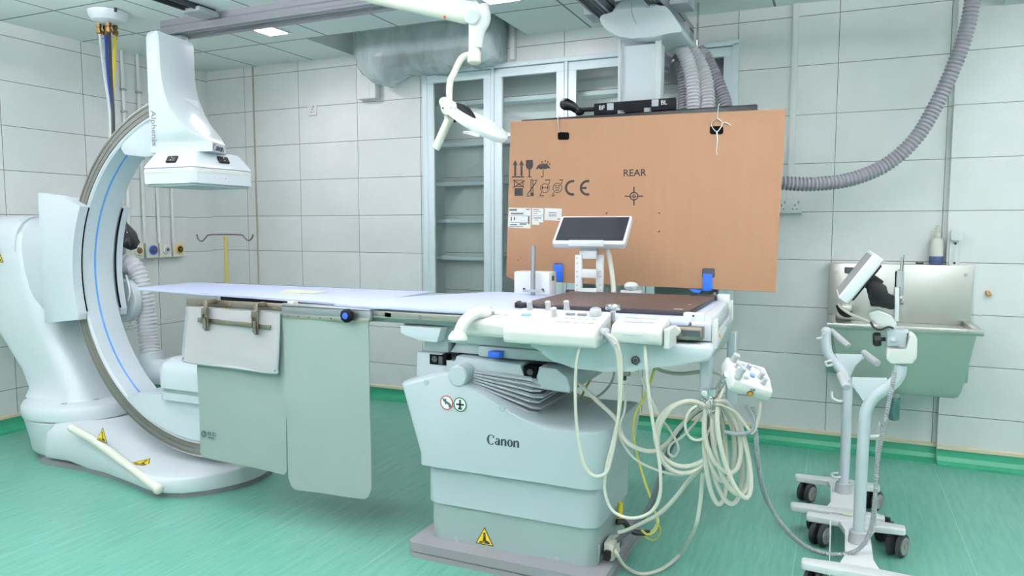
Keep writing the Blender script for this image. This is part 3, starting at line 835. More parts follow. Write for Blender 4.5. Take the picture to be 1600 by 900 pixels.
PRF = [(1.792, -2.985, 2.87, -3.055, 3.04), (1.840, -2.985, 2.87, -3.055, 3.04), (1.854, -3.01, 2.855, -3.085, 3.06), (1.885, -3.065, 2.82, -3.13, 3.09), (1.92, -3.115, YA, -3.17, YB), (1.954, -3.155, YA, -3.205, YB), (1.99, -3.190, YA, -3.235, YB), (2.03, -3.219, YA, -3.26, YB), (2.07, -3.239, YA, -3.28, YB), (2.115, -3.256, YA, -3.30, YB), (2.16, -3.266, YA, -3.314, YB), (2.215, -3.273, YA, -3.322, YB), (2.39, -3.277, YA, -3.322, YB)]
def col_sec(z, xn, yn, xf, yf, i=0.0):
    d = Vector((xf - xn, yf - yn, 0)); L_ = d.length; d /= L_
    a_, b_ = Vector((xn, yn, z)), Vector((xf, yf, z)); e_ = .012
    return [(-3.37 + i + e_, YA + i, z), (xn - i - e_, yn + i, z), tuple(a_ + d * e_ - X_ * i), tuple(b_ - d * e_ - X_ * i), (xf - i - e_, yf - i, z), (-3.40 + i + e_, YB - i, z), (-3.40 + i, YB - i - e_, z), (-3.37 + i, YA + i + e_, z)]
rings = [col_sec(*q) for q in PRF] + [col_sec(2.412, -3.277, YA, -3.322, YB, .005), col_sec(2.425, -3.277, YA, -3.322, YB, .016)]
b.loft(rings); dc = b.build('detector_column', 'white_shell', G, 45)
b = B(); p = at_y(239, 200, YA - .006)
add_text(b, 'Alphenix', .052, (p.x, YA - .001, p.z), -Z_, X_, bold=.0004, shear=.1); b.build('lettering', 'key_grey', dc)
# detector head
cx, cy_ = -3.205, 2.985
DXa, DXb, DYa, DYb = -3.39, -3.015, 2.775, 3.195
b = B(); b.rbox(DXa, DXb, DYa, DYb, 1.625, 1.705, .03, .010); hd = b.build('detector_head', 'white_shell', G)
b = B()
def drect(x0, x1, y0, y1, z): return [(x, y, z) for x, y in rrect(x0, x1, y0, y1, .03, 5)]
b.loft([drect(DXa, DXb, DYa, DYb, 1.708), drect(DXa + .004, DXb - .004, DYa + .004, DYb - .004, 1.722), drect(DXa + .04, DXb - .045, DYa + .045, DYb - .045, 1.792), drect(DXa + .06, DXb - .065, DYa + .065, DYb - .065, 1.798)])
ht = b.build('detector_hood', 'white_shell', G, 30)
b = B(); b.rbox(DXa - .002, DXb + .002, DYa - .002, DYb + .002, 1.683, 1.693, .03, 0); b.build('trim_strip', 'cream_white', hd)
b = B(); b.rbox(DXa + .01, DXb - .01, DYa + .01, DYb - .01, 1.612, 1.626, .03, .004); b.build('underside', 'grey_shell', hd)
# black touch keys on the sloping hood: one on the near side, one on the right side
for c, u, v in ((at_y(270, 250, DYa + .022), X_, Vector((0, .5, .86))), (at_x(348, 251, DXb - .022), Y_, Vector((-.5, 0, .86)))):
    n = u.cross(v).normalized()
    q = B(); q.obox(c + n * .006, u, v, n, .036, .021, .007, .010, 3); kq = q.build('key_pad', 'black_plastic', ht)
    q = B()
    for d in (-.008, .009): q.obox(c + n * .0135 + v.normalized() * d, u, v, n, .003, .0022, .0008)
    q.build('key_mark', 'pure_white', kq)
b = B(); c = at_x(353, 279, DXb); b.cyl(c + X_ * .0, c + X_ * .002, .010, n=20); c2 = at_x(338, 277, DXb); b.obox(c2, X_, Y_, Z_, .001, .006, .004); b.build('sensor_mark', 'paper', hd)
b = B(); b.cyl(c + X_ * .002, c + X_ * .003, .003, n=10); b.build('sensor_dot', 'charcoal', hd)
b = B(); c = at_x(341, 236, -2.897)
canon_logo(b, (-3.0105, 2.940, 1.814), Vector((-.07, .17, 0)), Z_, .0245); b.build('logo', 'logo_black', dc)
# lower gusset and tube housing
b = B()
o = arcpts(.884, 231, 274, CY0 - .01, 14)
o = o + [(-2.80, CY0 - .01, .27), (-2.80, CY0 - .01, .462), (-3.40, CY0 - .01, .475), (-3.60, CY0 - .01, .455)]
b.poly(o, (0, .24, 0), .012, 2); b.build('lower_gusset', 'cool_white', G, 40)
b = B(); b.loft([drect(-3.42, -2.82, 2.80, 3.14, z) if k == 0 else [(x, y, z) for x, y in rrect(-3.42 + k, -2.82 - k, 2.80 + k, 3.14 - k, .12, 6)] for z, k in ((.462, .001), (.500, .001))]); 
b2 = B(); b2.loft([[(x, y, z) for x, y in rrect(-3.42 + k, -2.82 - k, 2.80 + k, 3.14 - k, .12, 6)] for z, k in ((.525, .0), (.62, .0), (.655, .012), (.675, .04), (.682, .07))]); 
b.build('tube_collar', 'cool_white', G, 40); b2.build('tube_housing', 'cool_white', G, 50)
b = B(); b.loft([[(x, y, z) for x, y in rrect(-3.41, -2.83, 2.81, 3.13, .12, 6)] for z in (.498, .527)]); b.build('tube_band', 'grey_shell', G)
# ribbed cable hose, from the far cheek round to the tube housing
b = corrugated([at_y(172, 412, 3.21), at_y(186, 410, 3.23), at_y(200, 412, 3.25), at_y(213, 425, 3.27), at_y(222, 452, 3.28), at_y(228, 490, 3.29), at_y(232, 530, 3.29), at_y(236, 560, 3.27)], .062, .024, .17, 18)
b.build('ribbed_hose', 'hose_white', G, 20)
b = B(); b.tube([at_y(236, 550, 3.27), at_y(240, 572, 3.27), at_y(252, 583, 3.22), at_y(272, 575, 3.10)], .072, 16, 6); b.build('hose_elbow', 'white_shell', G)
b = B(); c = at_y(217, 426, 3.22); b.cyl(c + Vector((.01, -.03, -.035)), c + Vector((-.02, .09, .02)), .070, n=24); 
t0 = at_y(192, 470, 3.17)
b = B(); b.lathe((t0.x - .03, 3.17, t0.z), Y_, [(.135, 0), (.14, .006), (.14, .05), (.12, .06)], 30)
b.build('hose_bracket', 'cool_white', G)
b = B(); b.tube([at_y(197, 430, 3.15), at_y(203, 455, 3.14), at_y(200, 470, 3.14)], .006, 8, 4); b.build('hose_clip', 'pure_white', G)

# warning marks on the base
def triangle_sign(parent, c, u, v, size, name='warning_sign'):
    """yellow triangle with black border and a squeezed-hand style mark; u right, v up, c centre"""
    u, v = Vector(u).normalized(), Vector(v).normalized(); n = u.cross(v).normalized(); c = Vector(c)
    def tri(k): return [c + u * (-.58 * size * k) + v * (-.40 * size * k - .0 * size), c + u * (.58 * size * k) + v * (-.40 * size * k), c + v * (.66 * size * k)]
    q = B(); q.poly(tri(1), n * .0012); sg = q.build(name, 'logo_black', parent, smooth=False)
    q = B(); q.poly([p + n * .0012 for p in tri(.86)], n * .0006); q.build('sign_field', 'sign_yellow', sg, smooth=False)
    q = B()
    o = c + n * .0018
    q.poly([o + u * a * size + v * d * size for a, d in ((-.06, .34), (.06, .34), (.10, -.10), (.34, -.20), (.34, -.30), (-.36, -.30), (-.30, -.22), (-.06, -.20))], n * .0005)
    q.build('sign_mark', 'logo_black', sg, smooth=False)
    q = B(); o = o + n * .0005
    q.poly([o + u * a * size + v * d * size for a, d in ((-.02, .24), (.02, .24), (.03, -.16), (-.14, -.23), (-.14, -.26), (.02, -.25), (.02, -.2))], n * .0004)
    q.build('sign_finger', 'sign_yellow', sg, smooth=False)
    return sg
c = at_y(158, 682, 2.668); triangle_sign(G, (c.x, 2.676, c.z), (1, -.04, -.12), (.0, .10, 1), .075)
c = at_z(223, 714, .1475); triangle_sign(G, (c.x, c.y, ztop(c.x) + .002), (.9, .3, -.12), (-.3, .95, .03), .10)
c = at_y(0, 400, 2.80); triangle_sign(G, (-4.715, 2.816, 1.215), (1, 0, 0), (0, 0, 1), .085)

# black bag pulled over a handle behind the arc
b = B()
cpts = [(at_y(176, 338, 3.24), .05), (at_y(183, 348, 3.24), .075), (at_y(191, 362, 3.24), .085), (at_y(197, 374, 3.24), .07), (at_y(201, 384, 3.24), .045), (at_y(203, 389, 3.24), .02)]
rings = []
for i, (c, r) in enumerate(cpts):
    rings.append([c + Vector((math.cos(a) * .9, math.sin(a), -.35 * math.cos(a))) * (r * (1 + .14 * math.sin(3 * a + i * 1.7) + .08 * math.sin(7 * a + i))) for a in [2 * math.pi * k / 24 for k in range(24)]])
b.loft(rings)
tag(b.build('plastic_bag', 'bag_black', None, 70), 'crumpled black plastic bag pulled over a handle behind the white arc', 'plastic bag')

# ================================================================ PATIENT TABLE
T = thing('patient_table', 'long white X-ray patient table on a pedestal with a folded bellows', 'patient table', (-1.2, 2.9, 0))
b = B(); b.rbox(-1.632, -.768, 2.565, 3.20, .0, .022, .03, .003); b.rbox(-1.632, -.768, 2.565, 3.20, .027, .065, .03, .006); b.build('base_plate', 'sole_grey', T)
b = B(); b.rbox(-1.625, -.775, 2.572, 3.19, .021, .028, .03, 0); b.build('plate_groove', 'dark_slot', T)
c = at_y(757, 841, 2.646); triangle_sign(T, (c.x, 2.6475, c.z), (1, 0, 0), (0, 0, 1), .072)
b = B(); b.rbox(-1.570, -.822, 2.648, 3.12, .062, .235, .05, .004); lo = b.build('lower_cover', 'grey_shell', T)
b = B()
for q in ((713, 843), (870, 873)):
    c = at_y(q[0], q[1], 2.646); b.cyl((c.x, 2.65, c.z), (c.x, 2.646, c.z), .010, n=16)
b.build('screw_cap', 'mid_grey', lo)
b = B(); b.rbox(-1.578, -.812, 2.636, 3.13, .225, .405, .05, .004); b.build('middle_cover', 'pale_grey_shell', T)
# upper cover: side profile extruded, front right corner rounded
prof = [(-1.600, .395), (-1.60, .44), (-1.69, .735), (-1.665, .748), (-1.475, .80), (-1.43, .79), (-1.12, .655), (-1.05, .635), (-.97, .624), (-.775, .628), (-.768, .60), (-.795, .395)]
def cover_rings():
    out = []
    Y0, Y1 = 2.60, 3.15
    r = .06
    for k in range(7):
        a = math.pi / 2 * k / 6; ins = r * (1 - math.sin(a)); y = Y0 + r * (1 - math.cos(a))
        out.append((y, ins))
    out = [(Y0, r)] + [(Y0 + r * (1 - math.sin(math.pi / 2 * (1 - k / 6.0))), r * (1 - math.cos(math.pi / 2 * (1 - k / 6.0)))) for k in range(1, 7)]
    ys = out + [(Y1 - .04, 0), (Y1, .03)]
    rings = []
    for y, ins in ys:
        ring = []
        for x, z in prof:
            k = 1 if x > -1.0 else (-.6 if x < -1.55 else 0)
            t_ = ins * .22 if z > .5 else 0
            ring.append((x - ins * k, y, z - t_))
        rings.append(ring)
    return rings
b = B(); b.loft(cover_rings()); uc = b.build('upper_cover', 'pale_grey_shell', T, 28)
b = B(); c = at_y(717, 583, 2.60); b.cyl((c.x - .004, 2.592, c.z - .012), (c.x - .004, 2.72, c.z - .012), .044, n=28, bev=.006); b.build('pivot_boss', 'pale_grey_shell', uc)
b = B()
for q in ((666, 597), (785, 638)):
    c = at_y(q[0], q[1], 2.60); b.cyl((c.x, 2.602, c.z), (c.x, 2.596, c.z), .012, n=16, bev=.002)
b.build('screw_cap', 'pale_grey_shell', uc)
b = B(); c = at_y(785, 690, 2.598); canon_logo(b, (c.x, 2.5995, c.z), X_, Z_, .0285); b.build('logo', 'logo_black', uc)
# two round pictograms
for q, m, up in (((698, 629), 'sign_red', False), ((719, 632), 'sign_green', True)):
    c = at_y(q[0], q[1], 2.599); c = Vector((c.x, 2.599, c.z))
    d = B(); d.cyl(c, c - Y_ * .001, .029, n=32); pg = d.build('pictogram', 'paper', uc)
    d = B(); d.ring_flat(c - Y_ * .001, X_, Z_, .026, .030, -Y_, .0008); d.build('pictogram_ring', m, pg)
    d = B(); o = c - Y_ * .0012
    if up:
        d.obox(o, X_, Y_, Z_, .018, .0005, .0035); d.obox(o + Z_ * .002, X_, Y_, Z_, .004, .0005, .016); d.ball(o + Z_ * .016, .005, 1, .1, 1, 10); d.obox(o - Z_ * .017, X_, Y_, Z_, .009, .0005, .004)
    else:
        d.obox(o + Z_ * .002, Vector((1, 0, -.5)), Y_, Vector((.5, 0, 1)), .017, .0005, .004); d.obox(o + Vector((-.004, 0, .004)), Z_, Y_, X_, .012, .0005, .003); d.obox(o + Vector((.015, 0, -.012)), X_, Y_, Z_, .006, .0005, .007); d.ball(o + Vector((-.012, 0, .012)), .0045, 1, .1, 1, 10)
        d.obox(o - Y_ * .0004, Vector((1, 0, -.85)), Y_, Vector((.85, 0, 1)), .027, .0005, .0014)
    d.build('pictogram_figure', 'logo_black' if up else 'curtain_mark', pg)
# bellows: wedge of folded leaves hinged at the left
bl = B(); N = 9
HX, HZ = -1.45, .772
for k in range(N):
    a = math.radians(-23.5 + 21 * k / (N - 1)); L = .385 + .012 * (k % 2)
    d = Vector((math.cos(a), 0, math.sin(a))); n = Vector((-math.sin(a), 0, math.cos(a)))
    for j, ins in ((0, 0.0), (1, .012)):
        th = .0085
        o = Vector((HX, 2.655 + ins, HZ - .018 + .006 * k)) + n * (j * .006 * (k / N + .2))
        e = o + d * (L - ins)
        bl.poly([o, e - d * .03, e + Y_ * .03, e + Y_ * (.40 - 2 * ins), o + Y_ * (.43 - 2 * ins)], n * (th if j == 0 else .006))
bl.build('bellows', 'mid_grey', T, 30)
# carriage block above the bellows
b = B(); y0, y1 = 2.675, 3.20
b.poly([(-1.645, y0, .72), (-1.64, y0, .862), (-1.52, y0, .862), (-1.52, y0, .832), (-1.45, y0, .832), (-1.45, y0, .858), (-1.15, y0, .845), (-1.14, y0, .79), (-1.08, y0, .79), (-1.075, y0, .842), (-1.0, y0, .84), (-.955, y0, .81), (-.94, y0, .765), (-.945, y0, .745), (-1.47, y0, .775)], (0, y1 - y0, 0), .005)
cb = b.build('carriage_block', 'pale_grey_shell', T)
b = B(); b.box(-1.622, -1.50, 2.70, 3.15, .862, .915, .01); b.box(-1.36, -1.00, 2.70, 3.15, .858, .905, .01); b.poly([(-1.50, 2.72, .865), (-1.36, 2.72, .865), (-1.36, 2.72, .93), (-1.45, 2.72, .93)], (0, .4, 0)); b.build('slide_block', 'pale_grey_shell', T)
b = B(); b.box(-1.575, -1.495, 2.672, 2.72, .815, .858); b.build('rail_slot', 'dark_slot', cb)
b = B(); b.box(-1.138, -1.082, 2.672, 2.74, .792, .84); b.build('rail_slot', 'dark_slot', cb)
b = B(); b.cyl((-1.55, 2.668, .838), (-1.55, 2.70, .838), .014, n=6); b.cyl((-1.11, 2.668, .818), (-1.11, 2.70, .818), .014, n=6); b.box(-1.53, -1.51, 2.667, 2.70, .818, .852, .003); b.build('slide_bolt', 'charcoal', cb)
c = at_y(772, 554, 2.66); b = B(); b.box(c.x - .026, c.x + .026, 2.655, 2.70, c.z - .014, c.z + .012, .003); b.build('lock_lever', 'blue_knob', cb)
# under-table longitudinal beam and end hulls
b = B(); b.poly([(-1.72, 2.70, .955), (-1.72, 2.70, .985), (-.42, 2.70, .985), (-.42, 2.70, .90), (-1.55, 2.70, .91), (-1.66, 2.70, .925)], (0, .72, 0), .006); b.build('under_beam', 'grey_shell', T)
b = B(); b.poly([(-1.70, 2.64, .978), (-1.50, 2.64, .978), (-1.52, 2.64, .915), (-1.60, 2.64, .918), (-1.675, 2.64, .936), (-1.70, 2.64, .948)], (0, .80, 0), .004); eh = b.build('left_hull', 'cool_white', T)
b = B(); pts = [(-1.10, 2.58, .985), (-1.06, 2.58, .95), (-1.03, 2.58, .91), (-.98, 2.58, .884), (-.90, 2.58, .868), (-.78, 2.58, .863), (-.68, 2.58, .872), (-.58, 2.58, .895), (-.46, 2.58, .918), (-.40, 2.58, .928), (-.385, 2.58, .95), (-.385, 2.58, .985)]
b.loft([[(x + max(0, 1 + (x + .385) / .5) * -.0, y, z) for x, y, z in pts], [(x - .05 * max(0, min(1, (x + 1.1) / .7)), y + .90, z) for x, y, z in pts]]); b._bevel(b.bm.verts[:], .014, 3); hl = b.build('right_hull', 'cool_white', T, 50)
b = B(); c = at_y(993, 563, 2.578); b.ring_flat((c.x, 2.580, c.z), X_, Z_, .010, .016, -Y_, .006, n=20); b.ring_flat((c.x, 2.580, c.z), X_, Z_, .003, .006, -Y_, .006, n=12); b.build('port', 'charcoal', hl)
# tabletop frame, mattress board ends
b = B(); b.box(-2.08, -.47, 2.66, 3.44, .985, 1.042, .006); b.build('tabletop_frame', 'grey_shell', T)
b = B()
out = [(-3.66, 2.94), (-3.62, 2.905), (-3.10, 2.845), (-2.66, 2.80), (-2.15, 2.735), (-2.0, 2.72), (-2.0, 3.43), (-3.66, 3.40), (-3.71, 3.36), (-3.71, 2.98)]
b.poly([(x, y, 1.040) for x, y in out], (0, 0, .010), .003); b.build('head_board', 'mattress', T)
b = B()
b.poly([(-2.95, 2.86, .985), (-2.05, 2.755, .985), (-2.05, 3.36, .985), (-2.95, 3.34, .985)], (0, 0, .054), .004); b.build('head_board_core', 'dark_navy', T)
# side rails
for y, nm in ((2.622, 'near'), (3.452, 'far')):
    r = B(); r.box(-1.84, -.475, y, y + .012, 1.006, 1.038, .002); r = r.build('side_rail', 'brushed_steel', T)
    g = B(); g.box(-1.83, -.48, y - .0006, y + .0126, 1.0125, 1.0145); g.build('rail_groove', 'sole_grey', r)
    k = B()
    for x in (-1.75, -1.35, -.95, -.55):
        k.box(x - .016, x + .016, min(y, 2.66 if y < 3 else 3.44), max(y, 2.66 if y < 3 else 3.452), 1.012, 1.032)
    k.build('rail_spacer', 'grey_shell', T)
b = B(); c = at_y(657, 495, 2.62); b.tube([(c.x + .004, 2.618, c.z + .006), (c.x - .004, 2.617, c.z + .003), (c.x - .004, 2.617, c.z - .003), (c.x + .004, 2.618, c.z - .006)], .0014, 6, 3); b.build('rail_hook', 'charcoal', T)
# foot end block: its end face runs slightly askew
def ex(y): return -.402 - .045 * (y - 2.655) / .80
def skew(bq, pts, y0, y1, bev, seg=2):
    A_ = [(x + ex(y0), y0, z) for x, z in pts]; Bv = [(x + ex(y1), y1, z) for x, z in pts]
    bq.loft([A_, Bv]); bq._bevel(bq.bm.verts[:], bev, seg); return bq
b = skew(B(), [(-.073, .99), (-.073, 1.058), (-.010, 1.058), (0, 1.05), (0, .99)], 2.655, 3.455, .010, 3); eb = b.build('end_block', 'cool_white', T)
b = skew(B(), [(-.002, 1.005), (-.002, 1.022), (.004, 1.022), (.004, 1.005)], 2.70, 3.42, .001); b.build('end_groove', 'mid_grey', eb)
b = skew(B(), [(-.002, .955), (-.002, 1.0), (.010, 1.0), (.010, .955)], 2.74, 3.38, .003); b.build('end_panel', 'cool_white', T)
b = B(); b.rbox(-.402, -.380, 2.66, 2.685, .965, 1.072, .006, .003); b.build('end_handle', 'console_white', T)
b = B(); b.rbox(-.446, -.424, 3.42, 3.445, .975, 1.066, .006, .003); b.build('end_handle', 'console_white', T)
b = B(); c = at_x(1126, 517, -.40); b.cyl((ex(c.y) + .008, c.y, .978), (ex(c.y) + .014, c.y, .978), .012, n=16); b.build('status_disc', 'amber', T)
b = B(); b.box(-.54, -.425, 2.60, 2.66, .998, 1.045, .004); rb = b.build('rail_end_bracket', 'worn_steel', T)
b = B(); b.box(-.495, -.432, 2.597, 2.602, 1.012, 1.034); b.build('bracket_slot', 'charcoal', rb)
b = B(); c = at_y(1057, 517, 2.60); b.cyl((c.x, 2.60, c.z), (c.x, 2.575, c.z), .017, n=20, bev=.003); b.build('bracket_roller', 'cream_white', rb)
b = B(); b.box(-.505, -.430, 2.668, 2.70, 1.052, 1.088, .004); mb = b.build('pad_stop', 'pure_white', T)
b = B(); b.cyl((-.468, 2.666, 1.078), (-.468, 2.672, 1.078), .004, n=10); b.build('stop_screw', 'charcoal', mb)
# legs of the end hull
b = B(); b.rbox(-.440, -.400, 2.66, 2.71, .745, .93, .008, .003); b.build('hanger_post', 'pale_grey_shell', T)
b = B(); b.rbox(-.435, -.395, 3.33, 3.42, .60, .93, .008, .003); b.build('hanger_post', 'pale_grey_shell', T)

# mattress, pad, paper
b = B()
out = [(-2.085, 2.70), (-2.06, 2.655), (-2.0, 2.638), (-1.3, 2.632), (-.478, 2.632), (-.478, 3.455), (-1.62, 3.47), (-1.66, 3.44), (-1.90, 3.03)]
b.poly([(x, y, 1.043) for x, y in out], (0, 0, .017), .006, 3)
tag(b.build('mattress', 'mattress'), 'pale blue-white flat mattress on the table between the bracket and the brown pad', 'mattress')
P = thing('radiolucent_pad', 'dark brown flat pad with black edges at the foot end of the table', 'pad', (-.86, 3.1, 1.06))
b = B(); b.box(-1.205, -.505, 2.79, 3.45, 1.0605, 1.078, .003); b.build('pad_core', 'pad_side', P)
b = B(); b.box(-1.203, -.507, 2.793, 3.447, 1.078, 1.0805, .001); b.build('pad_cover', 'brown_pad', P)
b = B(); b.box(-1.23, -1.17, 2.785, 2.815, 1.0605, 1.084, .004); b.box(-1.228, -1.215, 2.80, 2.83, 1.0605, 1.088, .004); b.build('corner_clip', 'black_plastic', P)
b = B(); b.box(-1.235, -1.17, 3.43, 3.455, 1.0605, 1.086, .004); b.build('corner_clip', 'black_plastic', P)
b = B(); b.box(-.62, -.50, 3.425, 3.455, 1.0605, 1.085, .003); b.build('corner_clip', 'black_plastic', P)
b = B()
for q in ((1060, 483, .017, .006), (1078, 476, .006, .003)):
    c = at_z(q[0], q[1], 1.0806); b.box(c.x - q[2], c.x + q[2], c.y - q[3], c.y + q[3], 1.0805, 1.0811)
b.build('sticker', 'paper', P)
b = B(); q = [at_z(*p, 1.0502) for p in ((434, 457), (450, 452), (500, 455), (470, 459))]
b.poly([(p.x, p.y, 1.0502) for p in q], (0, 0, .002)); b.poly([(p.x * .6 + q[0].x * .4 + .14, p.y * .8 + q[0].y * .2, 1.0522) for p in q], (0, 0, .0015))
tag(b.build('paper_slip', 'paper_cream'), 'cream paper slip lying on the narrow head end of the table', 'paper')

# ---------------------------------------------------------------- lead shield set on the near side
S = thing('lead_shield', 'grey lead apron shield with clamped flap and hanging curtains on the table side', 'lead shield', (-2.4, 2.6, .2))
b = B(); b.box(-2.925, -2.30, 2.618, 2.630, 1.012, 1.047, .003); rl = b.build('shield_rail', 'worn_steel', S)
b = B()
for x in (-2.83, -2.64, -2.46, -2.36): b.cyl((x, 2.619, 1.03), (x, 2.615, 1.03), .005, n=10)
b.build('rail_screw', 'brushed_steel', rl)
b = B(); b.poly([(-2.31, 2.600, .992), (-1.825, 2.600, .992), (-1.825, 2.600, 1.046), (-2.31, 2.600, 1.052)], (0, .022, 0), .003); b.box(-2.31, -1.825, 2.60, 2.70, 1.036, 1.043, .002); br = b.build('bracket', 'aluminium', S)
b = B(); b.box(-2.30, -1.83, 2.596, 2.601, .985, 1.004, .001); b.build('bracket_strip', 'brushed_steel', br)
b = B()
for k in range(5):
    x = -2.27 + k * .06; b.cyl((x, 2.597, .996), (x, 2.594, .996), .003, n=8)
b.build('bracket_screw', 'charcoal', br)
b = B(); c = at_y(543, 493, 2.57); b.lathe((c.x, 2.60, c.z), -Y_, [(.012, 0), (.012, .016), (.026, .018), (.030, .026), (.030, .042), (.022, .047)], 10); kb = b.build('clamp_knob', 'dark_navy', S, 20)
b = B(); b.lathe((c.x, 2.552, c.z), -Y_, [(.014, -.001), (.013, .003), (.006, .004)], 20); b.build('knob_cap', 'blue_knob', kb)
b = B(); c = at_y(452, 470, 2.60); b.box(c.x - .016, c.x + .016, 2.605, 2.64, 1.046, 1.062, .002); b.build('tag', 'paper_cream', S)
# flap
def soft_panel(pts, yf, th, nu=24, nv=24, wav=.0, seed=1.0, r=.0):
    """a slightly wavy thick sheet; pts: TL, TR, BR, BL as (x,z); yf(u,v) gives y"""
    (x0, z0), (x1, z1), (x2, z2), (x3, z3) = pts
    bb = B(); bm = bb.bm; gr = {}
    for s_ in (0, 1):
        for i in range(nu + 1):
            for j in range(nv + 1):
                u, v = i / nu, j / nv
                x = (x0 * (1 - u) + x1 * u) * (1 - v) + (x3 * (1 - u) + x2 * u) * v
                z = (z0 * (1 - u) + z1 * u) * (1 - v) + (z3 * (1 - u) + z2 * u) * v
                if r:
                    du = min(u, 1 - u) * abs(x1 - x0); dv = (1 - v) * abs(z3 - z0)
                    if du < r and dv < r:
                        zc = r - math.sqrt(max(0, r * r - (r - du) ** 2))
                        if dv < zc: z += (zc - dv)
                y = yf(u, v) + wav * (math.sin(u * 9 * seed + v * 3) + .6 * math.sin(v * 11 - u * 5 * seed)) 
                gr[s_, i, j] = bm.verts.new((x, y + s_ * th, z))
    for i in range(nu):
        for j in range(nv):
            bm.faces.new((gr[0, i, j], gr[0, i + 1, j], gr[0, i + 1, j + 1], gr[0, i, j + 1]))
            bm.faces.new((gr[1, i, j], gr[1, i, j + 1], gr[1, i + 1, j + 1], gr[1, i + 1, j]))
    for i in range(nu):
        bm.faces.new((gr[0, i, 0], gr[1, i, 0], gr[1, i + 1, 0], gr[0, i + 1, 0])); bm.faces.new((gr[0, i, nv], gr[0, i + 1, nv], gr[1, i + 1, nv], gr[1, i, nv]))
    for j in range(nv):
        bm.faces.new((gr[0, 0, j], gr[0, 0, j + 1], gr[1, 0, j + 1], gr[1, 0, j])); bm.faces.new((gr[0, nu, j], gr[1, nu, j], gr[1, nu, j + 1], gr[0, nu, j + 1]))
    return bb
b = soft_panel([(-2.885, 1.012), (-2.315, 1.005), (-2.325, .728), (-2.915, .742)], lambda u, v: 2.585 - .012 * v, .014, 24, 16, .0018, 1.0, .03)
fl = b.build('flap', 'lead_grey', S, 60)
pp = []
b = B()
e = [(-2.885, 2.588, 1.01), (-2.90, 2.582, .88), (-2.912, 2.578, .775), (-2.89, 2.578, .742), (-2.6, 2.578, .736), (-2.35, 2.578, .730), (-2.328, 2.578, .758), (-2.318, 2.583, .9), (-2.316, 2.588, 1.004)]
b.tube(e, .007, 8, 4); b.build('flap_hem', 'mid_grey', fl)
b = B()
q = [at_y(*p, 2.572) for p in ((308, 496), (422, 508), (422, 516), (308, 503))]
ox = [Vector((p.x, 2.572, p.z)) for p in q]; b.poly(ox, (0, .006, 0), .002); b.build('clamp_bar', 'worn_steel', S)
for q in ((325, 477), (403, 484)):
    c = at_y(q[0], q[1], 2.575); k = B()
    x, z = c.x, 1.03
    k.box(x - .013, x + .013, 2.560, 2.618, z - .002, z + .022, .003); k.box(x - .011, x + .011, 2.556, 2.568, z - .125, z + .02, .003); k.box(x - .016, x + .016, 2.545, 2.566, z - .045, z - .012, .004); k.cyl((x, 2.55, z - .06), (x, 2.55, z - .115), .008, n=10); k.cyl((x, 2.556, z - .105), (x, 2.540, z - .105), .006, n=8); k.box(x - .02, x - .012, 2.548, 2.566, z - .09, z - .03, .002)
    k.build('clamp', 'worn_steel', S)
c = at_y(318, 482, 2.578); b = B(); b.box(c.x - .012, c.x + .012, 2.574, 2.580, c.z - .009, c.z + .009, .001); b.build('tag', 'paper', S)
# two curtains
b = soft_panel([(-2.86, 1.005), (-2.30, 1.0), (-2.31, .243), (-2.855, .262)], lambda u, v: 2.607, .006, 30, 40, .0026, .8, .02)
c1 = b.build('curtain', 'lead_curtain', S, 60)
b = soft_panel([(-2.308, .992), (-1.835, .990), (-1.828, .205), (-2.285, .190)], lambda u, v: 2.600 - .012 * v, .006, 30, 40, .0024, 1.3, .05)
c2 = b.build('curtain', 'lead_curtain', S, 60)
b = B(); c = at_y(319, 678, 2.598); c = Vector((c.x, 2.597, c.z))
b.ring_flat(c, X_, Z_, .010, .017, -Y_, .002, math.radians(100), math.radians(260), 14); b.ring_flat(c, X_, Z_, .010, .017, -Y_, .002, math.radians(-80), math.radians(80), 14); b.obox(c, X_, Y_, Z_, .003, .001, .013)
for dx, strokes in ((.034, ((0, .008, .010, .0016), (0, 0, .010, .0016), (-.006, .002, .0016, .009), (.006, .004, .0016, .007), (0, -.006, .008, .0014))), (.064, ((-.004, .002, .0016, .010), (.008, .008, .007, .0016), (.008, -.004, .009, .0016)))):
    for sx, sz, hx, hz in strokes: b.obox(c + Vector((dx + sx, 0, sz + .004)), X_, Y_, Z_, hx, .001, hz)
[b.obox(c + Vector((.030 + .0065 * i, 0, -.014)), X_, Y_, Z_, .0022, .001, .0035) for i in range(6)]; b.build('maker_mark', 'curtain_mark', c1)

# ---------------------------------------------------------------- control consoles on the near rail
def console(name, label, x0, x1, ytop0, ytop1, zf, zb, hgt, lip=.012, loc=None):
    """sloping control box: front low edge at y=ytop0/height zf, back at ytop1/height zb"""
    t = thing(name, label, 'control panel', ((x0 + x1) / 2, (ytop0 + ytop1) / 2, zf - hgt))
    pr = [(ytop0, zf - hgt + .012), (ytop0 - .004, zf - .018), (ytop0 + .004, zf - .004), (ytop0 + .016, zf), (ytop1 - .012, zb), (ytop1, zb - .008), (ytop1, zf - hgt + .006), (ytop0 + .01, zf - hgt)]
    q = B(); q.poly([(x0, y, z) for y, z in pr], (x1 - x0, 0, 0), .007, 3); q.build('housing', 'console_white', t, 45)
    d = Vector((0, ytop1 - .012 - (ytop0 + .016), zb - zf)).normalized(); n = Vector((0, -d.z, d.y))
    def surf(u, v): return Vector((x0 + (x1 - x0) * u, ytop0 + .016, zf)) + d * (v * (ytop1 - ytop0 - .028) / d.y)
    return t, surf, d, n
